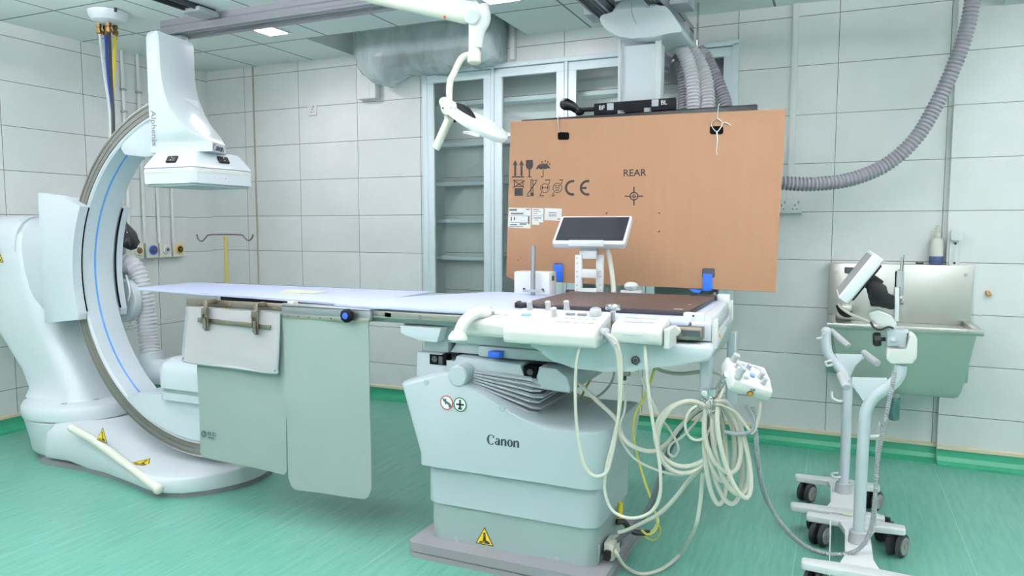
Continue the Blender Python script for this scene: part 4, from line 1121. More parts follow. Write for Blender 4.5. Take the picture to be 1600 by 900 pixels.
def knob(parent, o, n, r=.013, h=.03, name='joystick_knob', m='knob_grey'):
    k = B(); k.lathe(o - n * .001, n, [(r * .9, 0), (r * .8, h * .25), (r * .72, h * .5), (r * .8, h * .8), (r * .78, h * .95), (r * .6, h)], 18); return k.build(name, m, parent)
def keypad(parent, surf, d, n, cells, r=.008, m='button_white', name='key'):
    for u, v in cells:
        k = B(); k.obox(surf(u, v) + n * .0015, X_, d, n, r * 1.35, r * .8, .0018, .0016); k.build(name, m, parent)

# left console with the grab handle
C1, sf, d, n = console('control_panel', 'narrow white control panel with curved grab handle, leftmost on the table rail', -1.315, -1.035, 2.46, 2.60, 1.048, 1.078, .065)
k = B(); hx = -1.255
k.tube([(hx + .03, 2.52, 1.072), (hx + .005, 2.46, 1.07), (hx - .012, 2.41, 1.045), (hx - .022, 2.385, 1.005), (hx - .024, 2.38, .985)], .023, 16, 6); k.lathe((hx - .024, 2.378, .992), Vector((0, -.12, -1)), [(.023, -.02), (.036, .0), (.036, .012), (.026, .018)], 24); k.build('grab_handle', 'console_white', C1, 50)
keypad(C1, sf, d, n, [(.45, .5), (.58, .5), (.8, .6), (.9, .6)], .009)
kq = B(); kq.obox(sf(.25, .75) + n * .008, X_, d, n, .014, .012, .008, .004); kq.build('toggle', 'button_white', C1)
kq = B(); c = sf(.38, .5); kq.cyl(c, c + n * .016, .009, n=14, bev=.002); kq.build('toggle', 'button_white', C1)
ck = B(); ck.box(-1.2, -1.1, 2.59, 2.625, .985, 1.03, .004); ck.build('rail_clamp', 'pale_grey_shell', C1)
# middle console
C2, sf, d, n = console('control_panel', 'large white control panel with four grey joystick knobs in the middle of the rail', -1.105, -.755, 2.40, 2.60, 1.038, 1.088, .062)
for u, v in ((.10, .92), (.31, .95), (.44, .62), (.51, 1.02)): knob(C2, sf(u, v), n, .014, .035)
k = B(); c = sf(.87, .80); k.lathe(c, n, [(.022, 0), (.023, .004), (.021, .02), (.018, .024), (.016, .024), (.013, .019)], 24); k.build('dial', 'knob_grey', C2)
k = B(); c = sf(.12, .60); k.obox(c + n * .001, X_, d, n, .018, .010, .0016, .0012); k.build('blue_key', 'blue_line', C2)
keypad(C2, sf, d, n, [(.55 + .085 * i, .36) for i in range(5)], .0075)
keypad(C2, sf, d, n, [(.585 + .075 * i, .56) for i in range(5)], .007)
keypad(C2, sf, d, n, [(.17, .40), (.29, .42)], .010, 'paper')
k = B()
for u in (.60, .73): k.obox(sf(u, .74) + n * .003, X_, d, n, .018, .007, .004, .003)
k.build('rocker_switch', 'key_grey', C2)
k = B(); k.box(-.745, -.757, 2.46, 2.50, 1.0, 1.04, .002); k.cyl((-.757, 2.47, 1.03), (-.735, 2.47, 1.03), .013, n=16); k.build('cable_gland', 'pale_grey_shell', C2)
k = B(); k.box(-1.0, -.9, 2.59, 2.625, .99, 1.03, .004); k.build('rail_clamp', 'pale_grey_shell', C2)
sp = []
for i in range(60):
    a = i * .9; tt = i / 59
    c = Vector((-.735, 2.47, 1.03)).lerp(Vector((-.695, 2.465, .985)), tt); sp.append(c + Vector((.004 * math.cos(a), .013 * math.cos(a), .013 * math.sin(a))))
k = B(); k.tube(sp, .004, 6, 2); k.build('coiled_sleeve', 'knob_grey', C2)
# right console
C3, sf, d, n = console('control_panel', 'plain white control panel with rows of flat keys, rightmost on the rail', -.715, -.537, 2.46, 2.60, 1.055, 1.082, .062)
keypad(C3, sf, d, n, [(.18 + .1 * i, .7) for i in range(7)] + [(.25 + .12 * i, .35) for i in range(5)], .0075)
k = B(); k.box(-.67, -.60, 2.452, 2.457, 1.025, 1.029); k.build('label_slot', 'pale_grey_shell', C3)
k = B(); k.rbox(-.532, -.512, 2.47, 2.60, .985, 1.050, .006, .003); k.build('end_cheek', 'console_white', C3)
k = B(); k.box(-.66, -.56, 2.59, 2.625, .99, 1.03, .004); k.build('rail_clamp', 'pale_grey_shell', C3)
# chromed clamp knob standing on the rail between consoles
K = thing('clamp_knob', 'chrome mushroom knob standing on the rail between two white panels', 'knob', (-.70, 2.64, 1.04))
c = at_y(958, 480, 2.64)
k = B(); k.cyl((c.x, 2.64, 1.02), (c.x, 2.64, c.z - .005), .011, n=16); k.build('stem', 'chrome', K)
k = B(); k.lathe((c.x, 2.64, c.z - .012), Z_, [(.012, 0), (.026, .002), (.031, .008), (.031, .018), (.026, .024), (.0, .026)], 28, cap=False); k.build('head', 'chrome', K)
k = B(); k.box(c.x - .02, c.x + .02, 2.62, 2.66, 1.0, 1.05, .004); k.build('clamp_foot', 'worn_steel', K)

# pendant control box hanging on the end post
Q = thing('pendant_control', 'tilted white control box with grey knobs hanging at the foot end post', 'control panel', (-.29, 2.66, .76))
ax = (at_d(1194, 622, 2.50) - at_d(1130, 603, 2.50)); ax = Vector((ax.x * .9, ax.y + .02, ax.z)).normalized()
c0 = at_d(1167, 590, 2.52)
up_ = Vector((-.18, -.55, .80)).normalized(); up_ = (up_ - ax * up_.dot(ax)).normalized(); dp = up_.cross(ax).normalized()
k = B()
pr = [(-.062, -.030), (-.066, -.008), (-.055, .012), (0, .020), (.06, .022), (.066, .012), (.066, -.022), (.05, -.032)]
base_c = c0 - ax * .072
k.poly([base_c - dp * a * -1 + up_ * bq for a, bq in pr], ax * .150, .007, 3); hq = k.build('housing', 'console_white', Q, 45)
for u, v, r, h in ((-.052, .046, .015, .034), (-.046, .012, .012, .022), (-.05, -.012, .012, .022), (-.056, -.040, .014, .045), (.0, .028, .011, .020), (.038, -.006, .012, .026), (.044, -.030, .011, .02)):
    knob(Q, c0 + ax * u + dp * v + up_ * .019, up_, r, h, 'selector_knob')
k = B()
for i in range(4): k.obox(c0 + ax * (.03 + .008 * i) + dp * (.045 - i * .002) + up_ * .0225, ax, dp, up_, .002, .006, .0012)
for u, v in ((-.015, .04), (.012, .0), (-.02, -.03), (.055, .03)): k.obox(c0 + ax * u + dp * v + up_ * .0215, ax, dp, up_, .008, .005, .0015)
k.build('key', 'button_white', Q)
k = B(); k.obox(c0 + ax * .006 + dp * -.012 + up_ * .0215, ax, dp, up_, .008, .005, .0016); k.build('blue_key', 'blue_line', Q)
fn = -dp; fc = c0 - dp * .0655 + up_ * (-.012)
k = B(); k.cyl(fc - dp * .001, fc - dp * .006, .008, n=18); k.build('amber_lamp', 'orange_lens', Q)
k = B(); k.ring_flat(fc - dp * .001, ax, up_, .008, .0105, -dp, .004, n=20); k.build('lamp_bezel', 'charcoal', Q)
k = B(); add_text(k, 'A/B', .012, fc + up_ * .017 - dp * .003, ax, up_, bold=.0002); k.build('lettering', 'sign_green', Q)
k = B(); hk = at_d(1112, 610, 2.48)
k.obox((-.405, 2.64, .80), X_, Y_, Z_, .02, .03, .02, .004); k.tube([(-.40, 2.645, .80), (-.385, 2.64, .80), c0 - ax * .07 - up_ * .01], .012, 10, 5); k.cyl(hk - Z_ * .02, hk + Z_ * .005, .014, n=12); k.build('hanger', 'chrome', Q)

# ================================================================ CEILING BOOM, LARGE DISPLAY, CARDBOARD
DC = 3.90
CU, CV = Vector((.990, .139, 0)).normalized(), Vector((0, 0, 1))
CN = CU.cross(CV).normalized()                       # towards the viewer's side
C0 = at_d(1010, 315, DC)
def card(x, y, off=0.0):
    """point on the cardboard front seen at pixel (x,y), lifted by off"""
    d = ray(x, y); t = (C0 - EYEP).dot(CN) / d.dot(CN)
    return EYEP + d * t + CN * off

# boom
BM = thing('ceiling_boom', 'white ceiling boom column with winged head carrying the large display', 'ceiling boom', tuple(at_d(1005, 60, 4.08)))
bc = at_d(1004, 100, 4.10)
def boom_ring(z, hx, hy, x=bc.x, y=bc.y): return [(px_, py_, z) for px_, py_ in rrect(x - hx, x + hx, y - hy, y + hy, min(.05, hx * .5), 6)]
k = B(); k.loft([boom_ring(1.62, .118, .07), boom_ring(2.40, .118, .07)]); k.build('column', 'white_shell', BM, 40)
k = B(); k.box(bc.x + .085, bc.x + .122, bc.y - .074, bc.y - .055, 1.95, 2.455, .008); k.box(bc.x - .122, bc.x - .106, bc.y - .074, bc.y - .055, 1.95, 2.455, .006); k.build('edge_trim', 'pure_white', BM)
k = B()
yb_ = bc.y - .15
ol = [(945, 21), (938, 24), (936.5, 30), (940, 39), (948, 47), (958, 54), (968, 58), (985, 60), (1022, 59), (1040, 53), (1052, 51), (1063, 51), (1066, 47), (1063, 39), (1054, 27), (1047, 16), (1040, 9), (1034, 8), (1026, 9), (1018, 4), (1000, -2), (975, -2), (962, 8), (958, 20)]
k.poly([tuple(at_y(x, y, yb_)) for x, y in ol], (0, .36, 0), .006)
k.box(bc.x - .10, bc.x + .09, bc.y - .10, bc.y + .18, 2.52, 2.70, .01)
hd_ = k.build('head_cover', 'white_shell', BM, 30)
k = B(); k.tube([tuple(at_y(x, y, yb_ - .001)) for x, y in ((987, 4), (987, 18), (990, 28), (994, 37))], .002, 6, 4); k.build('cover_seam', 'mid_grey', hd_)
k = B(); k.box(bc.x - .33, bc.x + .26, bc.y - .06, bc.y + .12, 2.60, 2.655, .006); k.build('trolley', 'mid_grey', BM)
k = B(); c = at_d(1058, 58, 4.15); k.box(c.x - .05, c.x + .06, c.y - .05, c.y + .06, c.z - .03, c.z + .07, .006); k.build('hose_holder', 'pale_grey_shell', BM)
k = B(); k.box(bc.x - .2, bc.x + .2, bc.y - .12, bc.y - .06, 1.45, 1.80, .01); k.build('mount_plate', 'charcoal', BM)

# display body behind the cardboard
DS = thing('large_display', 'black large display on the boom, mostly hidden behind the cardboard sheet', 'display', tuple(card(1000, 430, -.05)))
tl, tr = card(812, 186, -.03), card(1184, 161, -.03)
hgt = (tl.z + tr.z) / 2 - card(1000, 425).z
def slab(bq, a, c, zlo, thick, bev):
    bq.poly([a, c, Vector((c.x, c.y, zlo)), Vector((a.x, a.y, zlo))], -CN * thick, bev)
k = B(); slab(k, tl, tr, tl.z - hgt, .10, .008); k.build('body', 'dark_navy', DS)
k = B(); slab(k, tl + CN * .012 - Z_ * .006, tr + CN * .012 - Z_ * .006, tl.z - hgt + .01, .011, .003); k.build('bezel', 'black_plastic', DS)
k = B(); cxy = card(1000, 300, -.13); bk_ = Vector((bc.x, bc.y - .06, 1.62)); k.obox((cxy + bk_) / 2, CU, CN, Z_, .16, max(.02, (bk_ - cxy).length / 2 - .02), .13, .01); k.build('bracket', 'charcoal', DS)
# source bar with two pale keys and handle
a, c2 = card(925, 159, -.06), card(1055, 149, -.06)
k = B(); k.poly([a, c2, c2 - Z_ * .062, a - Z_ * .062], -CN * .05, .003); sb = k.build('sensor_bar', 'dark_navy', DS)
k = B()
for q in ((951, 164), (1022, 158)):
    c = card(*q, -.0585); k.obox(c, CU, CN, Z_, .018, .002, .018, .001)
k.build('key', 'button_white', sb)
k = B(); add_text(k, 'BF', .032, card(937.5, 165.8, -.0595), CU + Z_ * .0, Z_, bold=.0004); add_text(k, 'BL', .032, card(1036, 157.5, -.0595), CU, Z_, bold=.0004); k.build('lettering', 'paper', sb)
k = B()
for q in ((968, 172), (1010, 168)):
    c = card(*q, -.075); k.obox(c - Z_ * .02, CU, CN, Z_, .02, .015, .03, .002)
k.build('bar_bracket', 'mid_grey', sb)
k = B(); k.tube([card(926, 167, -.08), card(905, 168, -.08), card(897, 168, -.08)], .012, 10, 3); k.tube([card(898, 170, -.08), card(890, 163, -.07), card(880, 160, -.06)], .024, 14, 4, rf=lambda L, t: .018 + .016 * t); k.ball(card(880, 160, -.06), .033, n=14); k.ball(card(902, 173, -.07), .02, 1.3, 1, .8, 12); k.build('bar_handle', 'black_plastic', sb)

# cardboard sheet
out = [(798, 190), (1000, 180.5), (1228, 170), (1226, 205), (1224.5, 240), (1221, 290), (1218, 340), (1215, 400), (1212, 456.5), (1000, 447), (880, 441.5), (803, 437), (791, 432), (793, 350), (796, 250)]
CB = thing('cardboard_sheet', 'big brown cardboard sheet printed REAR tied over the large display', 'cardboard', tuple(card(1000, 447)))
k = B(); k.poly([card(*p, 0) for p in out], -CN * .009, .0015); k.build('sheet', 'cardboard', CB)
k = B()
for i in range(15):
    t_ = (i + .5) / 15; c = card(1218 - 14 * t_ - 2, 186 + 262 * t_, .0006)
    k.poly([c + CU * a + CV * d for a, d in ((-.012, -.003), (.004, -.011), (.012, 0), (.010, .005), (.0, -.004))], CN * .0006)
for q in ((1075, 188), (1079, 215), (820, 404)): 
    c = card(*q, .0006); k.poly([c + CU * a + CV * d for a, d in ((-.016, -.004), (.0, -.001), (.012, .010), (.010, -.002))], CN * .0006)
k.build('dent', 'cardboard_edge', CB)
def flat(name, m, polys, off=.0008, th=.0004, parent=CB):
    q = B()
    for p in polys: q.poly([card(x, y, off) for x, y in p], CN * th)
    return q.build(name, m, parent, smooth=False)
def R4(x0, y0, x1, y1): return [(x0, y0), (x1, y0), (x1, y1), (x0, y1)]
def rr4(x0, y0, x1, y1, r): return rrect(x0, x1, y0, y1, r, 4)
for q in (rr4(871.5, 206.5, 889.5, 218.5, 3), rr4(1109, 197, 1130, 210, 3.5)): flat('hand_slot', 'dark_slot', [q])
for q in (rr4(865, 411, 880, 424, 2.5), rr4(1097, 419, 1117, 434, 3)): flat('hand_slot', 'charcoal', [q])
# printed marks: this way up, fragile, keep dry
def arrow(x): return [(x - 1.6, 275), (x - 1.6, 258), (x - 4, 258), (x, 250), (x + 4, 258), (x + 1.6, 258), (x + 1.6, 275)]
flat('arrows_mark', 'print_black', [arrow(805), arrow(815), R4(800, 275.5, 819, 277.5)])
flat('glass_mark', 'print_black', [[(822, 250), (832.5, 250), (833, 259), (831, 263.5), (828.3, 265), (828.3, 275), (831.5, 277), (823, 277), (826.3, 275), (826.3, 265), (823.5, 263.5), (821.5, 259)]])
umb = [(838, 265)] + [(848.8 + 11 * math.cos(math.radians(180 - 15 * i)), 265 - 9.5 * math.sin(math.radians(15 * i))) for i in range(1, 12)] + [(860, 264), (856, 262.5), (852.5, 264.5), (849, 262.8), (845.5, 264.8), (842, 263)]
flat('umbrella_mark', 'print_black', [umb, [(848.2, 264), (849.4, 264), (849.4, 275), (847.8, 277.3), (845.6, 277), (845.2, 275.2), (846.4, 275.2), (848.0, 275.5)]] + [R4(x, y, x + 2.2, y + 2.2) for x, y in ((846, 252), (851, 250.5), (855, 252), (858, 255.5), (853.5, 255))])
# second row: no stacking, temperature, humidity, pressure
flat('no_stack_mark', 'print_black', [R4(804, 294, 817, 306), R4(803, 281, 818, 282.4), R4(803, 281, 804.4, 292), R4(816.6, 281, 818, 292), R4(803, 290.6, 818, 292), [(801, 281.5), (802.4, 280.5), (820, 293), (819, 294)], [(800.5, 293), (820, 281.5), (820.6, 283), (801, 294.3)]])
flat('thermometer_mark', 'print_black', [R4(829.2, 281, 830.4, 303), R4(832.4, 281, 833.6, 303), R4(829.2, 280.4, 833.6, 281.6), rr4(828.6, 301, 834.2, 306.6, 2.6), [(823, 304), (824.2, 304.8), (839, 284), (838, 283)], R4(835, 281, 840, 282.5), R4(823, 305.5, 828, 307)])
def circ(name, cx, cy, r, extra):
    q = B(); o = card(cx, cy, .0008); rr_ = (card(cx + r, cy, .0008) - o).length
    q.ring_flat(o, CU, CV, rr_ * .86, rr_, CN, .0004, n=28)
    for p in extra: q.poly([card(x, y, .0008) for x, y in p], CN * .0004)
    return q.build(name, 'print_black', CB, smooth=False)
circ('humidity_mark', 851.5, 294, 7.3, [R4(848, 293, 855, 294.2), [(843.5, 304), (844.5, 304.8), (847, 300.5), (846, 300)], [(856.5, 287.6), (857.4, 288.4), (860, 284.4), (859, 283.8)], R4(852, 280.5, 860, 282.2), R4(843, 305, 850, 306.6), R4(846.6, 291, 848.4, 296), R4(854.6, 291, 856.4, 296)])
circ('pressure_mark', 871, 293.5, 7.5, [[(863, 304), (864, 304.8), (866.6, 300.5), (865.6, 300)], [(876, 287), (877, 288), (879.6, 284), (878.6, 283.4)], R4(874, 280.5, 880, 282.2), R4(862, 305, 867, 306.6), R4(867, 289.4, 870, 291), R4(871.5, 289.4, 875, 291), R4(867.5, 293, 874.5, 294.2), R4(868, 296.4, 874, 297.6)])
k = B(); o = card(893.5, 293.5, .0008); r_ = (card(905.5, 293.5, .0008) - o).length
for xx in (893.5, 917):
    o = card(xx + 1, 293.5, .0008); k.ring_flat(o, CU, CV, r_ * .70, r_ * 1.0, CN, .0004, math.radians(75), math.radians(285), 24)
    if xx > 900: k.poly([card(x, y, .0008) for x, y in R4(908.5, 292, 916.5, 295.4)], CN * .0004)
k.build('ce_mark', 'print_black', CB, smooth=False)
k = B(); add_text(k, 'REAR', .052, card(991.5, 270.5, .0006), CU, CV, bold=.0006); k.build('lettering', 'print_black', CB, smooth=False)
k = B(); o = card(990.5, 306.5, .0008); r_ = (card(996.5, 306.5, .0008) - o).length
k.ring_flat(o, CU, CV, r_ * .85, r_ * 1.15, CN, .0004, n=28); k.ring_flat(o, CU, CV, r_ * .32, r_ * .5, CN, .0004, n=16)
for p in (R4(976, 305.7, 985, 307.5), R4(996, 305.7, 1005, 307.5), R4(989.6, 292, 991.6, 301), R4(989.6, 312, 991.6, 321), R4(985, 306.2, 996, 307), R4(990.2, 300, 991, 313)): k.poly([card(x, y, .0008) for x, y in p], CN * .0004)
k.build('target_mark', 'print_black', CB, smooth=False)
flat('corner_tick', 'print_black', [R4(946.5, 332, 950, 333.2), R4(946.5, 332, 947.7, 335.5), R4(1028.5, 332, 1031.5, 333.4), R4(1030.3, 332, 1031.5, 335), R4(1028, 361.5, 1031, 362.8), R4(1030, 359.5, 1031.2, 362.8), R4(809, 405.5, 811, 407), R4(813, 403, 814.4, 404)])
# paper labels
def label_sheet(poly, lines):
    s_ = flat('paper_label', 'paper', [poly], .0008, .0005)
    flat('label_print', 'print_grey', lines, .0014, .0003, s_)
label_sheet([(795, 324.5), (830, 325), (829, 357), (794, 355.5)], [R4(796, 326.5, 808, 329.5), R4(798, 332.5, 818, 335), R4(796, 337, 828, 337.6), R4(798, 339, 800, 345), R4(803, 339, 805, 344), R4(796, 347, 826, 347.6), R4(797, 350, 808, 352), R4(812, 349, 823, 351), R4(825, 338, 827.5, 350), R4(796, 353, 818, 354), R4(822, 326.5, 828, 328)])
label_sheet([(831.5, 325), (849.5, 325.5), (849, 347.5), (842.5, 347.5), (842.5, 351.5), (831, 351)], [R4(833, 327, 842, 328), R4(833, 330, 845, 330.8), R4(833, 333, 840, 333.8), R4(832, 337, 848, 337.6), R4(834, 340, 846, 341.4), R4(836, 343.5, 841, 344.3)])
label_sheet([(851, 325), (878, 326), (877.5, 345), (850.5, 344)], [R4(857, 332, 870, 333)] + [R4(858 + 1.3 * i, 334.5, 858.7 + 1.3 * i, 338.5) for i in range(9)] + [R4(871, 341.5, 876, 343)])
# ties
tg = 'white cord ties holding the cardboard'
k = B(); k.tube([card(872.5, 180, -.05), card(872, 183, .004), card(872.6, 195, .004), card(873.5, 207, .003)], .0022, 6, 4)
tag(k.build('cord_tie', 'pure_white'), 'thin white cord tied through the left upper slot of the cardboard', 'tie')
k = B(); k.tube([card(1124, 160, -.05), card(1122.5, 168, .006), card(1121, 185, .006)], .0026, 6, 3)
k.tube([card(1119, 186, .006), card(1112, 192, .006), card(1113, 199, .006), card(1120, 206, .008), card(1127, 198, .006), card(1128, 191, .006), card(1121, 185, .006)], .0026, 6, 4)
k.tube([card(1120, 205, .008), card(1121, 220, .007), card(1119.5, 235, .005), card(1121, 243, .004)], .0036, 6, 4, rf=lambda L, t: .0042 * (1 - .7 * t)); k.tube([card(1128, 194, .006), card(1133, 191.5, .01), card(1143, 197, .014)], .0026, 6, 3)
tag(k.build('cord_tie', 'pure_white'), 'knotted white plastic tie with hanging tail at the right upper slot', 'tie')
k = B(); k.poly([card(865, 413, .004), card(880, 413, .004), card(879.5, 440, .006), card(872, 440, .006), card(866, 424, .004)], CN * .004, .001)
tag(k.build('blue_tape', 'blue_tape'), 'blue tape strip at the lower left slot of the cardboard beside the white box', 'tape')
k = B(); k.poly([card(1098, 427, .004), card(1113, 428, .004), card(1113, 454, .010), card(1098, 454, .010)], CN * .004, .001); k.poly([card(1098, 452, .012), card(1094, 452.5, .02), card(1076, 450, .03), card(1082, 455, .03), card(1092, 458, .02)], CN * .004, .001)
tag(k.build('blue_tape', 'blue_tape'), 'wide blue tape strip hanging from the lower right slot of the cardboard', 'tape')

# hoses from the boom down to the display and off to the right
def hose(label, pts, r, m='hose_white', pitch=.0195, depth=.2, name='ribbed_hose', group=None):
    o = corrugated(pts, r, pitch, depth, 16).build(name, m, None, 20)
    return tag(o, label, 'hose', group)
hg = 'ribbed hoses behind the display'
h1 = hose('white ribbed hose nearest the boom column, going down behind the display', [at_d(1050, 60, 4.22), at_d(1066, 78, 4.20), at_d(1079, 110, 4.19), at_d(1083, 145, 4.19), at_d(1082, 200, 4.19), at_d(1075, 260, 4.16)], .042, group=hg)
h2 = hose('white ribbed hose second from the boom column, bowed further out', [at_d(1062, 62, 4.34), at_d(1082, 80, 4.33), at_d(1100, 115, 4.31), at_d(1106, 150, 4.30), at_d(1103, 200, 4.28), at_d(1090, 260, 4.2)], .042, group=hg)
h3 = hose('grey ribbed hose at the far right of the bunch by the boom', [at_d(1092, 78, 4.50), at_d(1104, 92, 4.48), at_d(1120, 125, 4.45), at_d(1134, 165, 4.42), at_d(1136, 215, 4.38)], .040, 'hose_grey', group=hg)
h4 = hose('grey ribbed hose half hidden between the boom column and the white hoses', [at_d(1036, 112, 4.50), at_d(1040, 92, 4.50), at_d(1051, 80, 4.50), at_d(1062, 88, 4.5), at_d(1068, 115, 4.5), at_d(1070, 150, 4.5), at_d(1068, 200, 4.45)], .040, 'hose_grey', group=hg)
k = B()
for q, d_ in (((1052, 73), 4.26), ((1094, 88), 4.5)):
    c = at_d(q[0], q[1], d_); k.cyl(c - RGT * .022 + UPV * .01, c + RGT * .022 - UPV * .012, .055, n=24, bev=.006)
tag(k.build('hose_collar', 'pale_grey_shell'), 'pale grey collars clamping the ribbed hoses below the boom rail', 'collar')
k = B(); a = at_d(1090, 60, 4.5); k.cyl((a.x, a.y, a.z + .28), (a.x, a.y, a.z - .12), .007, n=8)
tag(k.build('hanger_rod', 'steel'), 'thin steel rod hanging from the open rail end', 'rod')
hose('long grey ribbed hose sweeping from behind the cardboard up to the ceiling', [at_d(1120, 262, 4.16), at_d(1180, 280, 4.14), at_d(1225, 286, 4.12), at_d(1275, 287.5, 4.10), at_d(1330, 280, 4.08), at_d(1385, 257, 4.05), at_d(1430, 217, 4.0), at_d(1462, 165, 3.97), at_d(1490, 105, 3.93), at_d(1508, 55, 3.9), at_d(1519, 5, 3.88), at_d(1524, -45, 3.86), at_z(1526, -90, 2.765)], .0405, 'hose_grey', .021, .18)

# ================================================================ SURGICAL LIGHT
DL = 3.0
L = thing('surgical_light', 'white surgical light on a jointed ceiling arm, lamp head tilted over the table', 'surgical light', tuple(at_d(560, -150, 2.95)))
def ld(x, y, o=0.0): return at_d(x, y, DL + o)
k = B(); k.tube([ld(470, -34, -.02), ld(590, -2, -.01), ld(730, 29, 0)], .024, 14, smooth=False); k.build('spring_arm', 'cream_white', L)
k = B(); pr = [ld(655, -2, .02), ld(700, 7, .02), ld(745, 6, .02), ld(757, 20, .02), ld(752, 36, .02), ld(735, 36, .02), ld(700, 24, .02), ld(600, -2, .02)]
k.poly(pr, -FWD * .045, .008, 3); k.build('arm_cover', 'pure_white', L, 40)
k = B(); k.cyl(ld(738, 25, .03), ld(737, 26, -.045), .030, n=28, bev=.005); k.build('elbow', 'pure_white', L)
k = B(); c = ld(694, 27, -.02); k.ball(c, .007, n=10); k.build('release_button', 'release_orange', L)
k = B(); k.tube([ld(752, 10), ld(756, 30), ld(748, 48), ld(744, 70), ld(744, 76)], .030, 16, 5, rf=lambda l, t: .030 - .006 * t); k.cyl(ld(741, 36), ld(741, 80), .023, n=20); k.build('drop_tube', 'pure_white', L, 50)
k = B(); k.cyl(ld(741.5, 80), ld(741, 99), .028, n=24, bev=.005); k.build('swivel_collar', 'cream_white', L)
k = B(); k.tube([ld(741, 88), ld(729, 87), ld(720, 93), ld(710, 113), ld(703, 130), ld(702, 160)], .0135, 14, 5); k.build('yoke', 'cream_white', L, 50)
k = B(); k.cyl(ld(700, 168, -.05), ld(712, 173, .06), .032, n=26, bev=.005); k.ball(ld(694, 160, 0), .022, n=14); hb = k.build('head_joint', 'cream_white', L)
k = B()
for q in ((692, 169), (705, 169)): k.cyl(ld(q[0], q[1], -.052), ld(q[0], q[1], -.045), .004, n=8)
k.build('joint_screw', 'charcoal', hb)
# lamp head disc
maj = (RGT * .88 - UPV * .47).normalized(); nrm = (UPV * .80 + RGT * .43 - FWD * .34); nrm = (nrm - maj * nrm.dot(maj)).normalized(); oth = nrm.cross(maj).normalized()
hc = ld(746, 190, .0)
def disc(h, ra, rb, ex=2.0, sh=0.0, n=40):
    out = []
    for i in range(n):
        a = 2 * math.pi * i / n
        x = math.copysign(abs(math.cos(a)) ** (2 / ex), math.cos(a)); y = math.copysign(abs(math.sin(a)) ** (2 / ex), math.sin(a))
        wid = 1.0 + .30 * x      # broader towards the free end
        out.append(hc + maj * (x * ra + sh) + oth * (y * rb * wid) + nrm * h)
    return out
k = B(); k.loft([disc(-.024, .125, .10), disc(-.022, .138, .115), disc(-.006, .142, .12), disc(.004, .137, .115), disc(.014, .115, .09), disc(.019, .07, .05)]); k.build('lamp_head', 'pure_white', L, 60)
k = B(); k.loft([disc(-.0255, .100, .075), disc(-.022, .102, .077)]); k.build('lens', 'button_white', L)
k = B(); k.tube([ld(712, 164, -.01), ld(724, 172, -.03), ld(735, 182, -.045), ld(744, 192, -.06)], .016, 12, 5, rf=lambda l, t: .006 + .016 * math.sin(math.pi * min(1, t * .9 + .1))); k.build('head_grip', 'dark_navy', L)
k = B(); k.tube([ld(732, 174, -.04), ld(738, 183, -.055), ld(743, 190, -.06)], .007, 8, 4); k.build('grip_trim', 'mid_grey', L)
k = B(); k.lathe(ld(703, 184), (ld(681, 232) - ld(703, 184)), [(.022, 0), (.024, .006), (.018, .012), (.0175, .135), (.014, .142), (.0, .143)], 20, cap=False); k.build('sterile_handle', 'cream_white', L)
k = B(); k.cyl(ld(701, 182), ld(713, 186), .016, n=14); k.build('handle_base', 'dark_navy', L)
k = B(); k.lathe(ld(470, -34, -.02), Z_, [(.035, -.04), (.035, .05), (.03, .055), (.03, .20)], 20); k.lathe(Vector((ld(470, -34, -.02).x, ld(470, -34, -.02).y, CZ)), -Z_, [(.14, 0), (.14, .03), (.05, .07)], 30); k.build('ceiling_mount', 'pure_white', L)

# ================================================================ TOUCH SCREEN, BOX AND FITTINGS BEHIND THE TABLE
DT = 3.62
M = thing('touch_screen_console', 'tilted white touch screen on a slotted ladder post at the far table edge', 'touch screen', tuple(at_d(920, 470, DT)))
sc_ = at_d(925, 359, DT); ts = math.radians(44); su, sv = Vector((1, .05, 0)).normalized(), Vector((0, math.cos(ts), math.sin(ts))); sn = su.cross(sv).normalized()
k = B()
hw_, hh_ = .183, .098
k.poly([sc_ + su * a + sv * d - sn * .034 for a, d in rrect(-hw_, hw_, -hh_, hh_, .012, 4)], sn * .034, .008, 3); fr_ = k.build('housing', 'pure_white', M, 40)
k = B(); k.poly([sc_ + su * a + sv * d + sn * .0003 for a, d in ((-hw_ + .012, -hh_ + .022), (hw_ - .012, -hh_ + .022), (hw_ - .012, hh_ - .008), (-hw_ + .012, hh_ - .008))], sn * .0006); k.build('screen', 'screen_glass', fr_, smooth=False)
pb = sc_ - sv * hh_ - sn * .03
k = B(); k.obox(at_d(918, 380, DT - .03), su, Y_, Z_, .088, .035, .016, .006); k.build('tilt_hinge', 'pure_white', M)
c = at_d(921, 392, DT); k = B(); k.obox((c.x, c.y, c.z + .002), X_, Y_, Z_, .042, .02, .030, .003); k.build('neck', 'pale_grey_shell', M)
def at_post(x, y): return at_d(x, y, DT)
zt_, zb_ = at_post(920, 398).z, .93
k = B()
for xx in (904.5, 937.5):
    c = at_post(xx, 420); k.box(c.x - .018, c.x + .018, c.y - .012, c.y + .012, zb_, zt_, .003)
for yy, hh in ((427, .022), (398, .02), (456, .02)):
    c0_, c1_ = at_post(906, yy), at_post(936, yy); k.box(c0_.x, c1_.x, c0_.y - .010, c0_.y + .012, c0_.z - hh, c0_.z + hh, .003)
po = k.build('ladder_post', 'pure_white', M)
k = B()
for xx in (903, 939):
    for yy in (403, 411, 424, 432, 445, 453):
        c = at_post(xx, yy); k.cyl((c.x, c.y - .013, c.z), (c.x, c.y - .0155, c.z), .0038, n=8)
k.build('post_screw', 'mid_grey', po)
c = at_post(920, 428); k = B(); k.box(c.x - .022, c.x + .022, c.y - .0125, c.y - .010, c.z - .010, c.z + .010); k.build('rating_label', 'mid_grey', po)
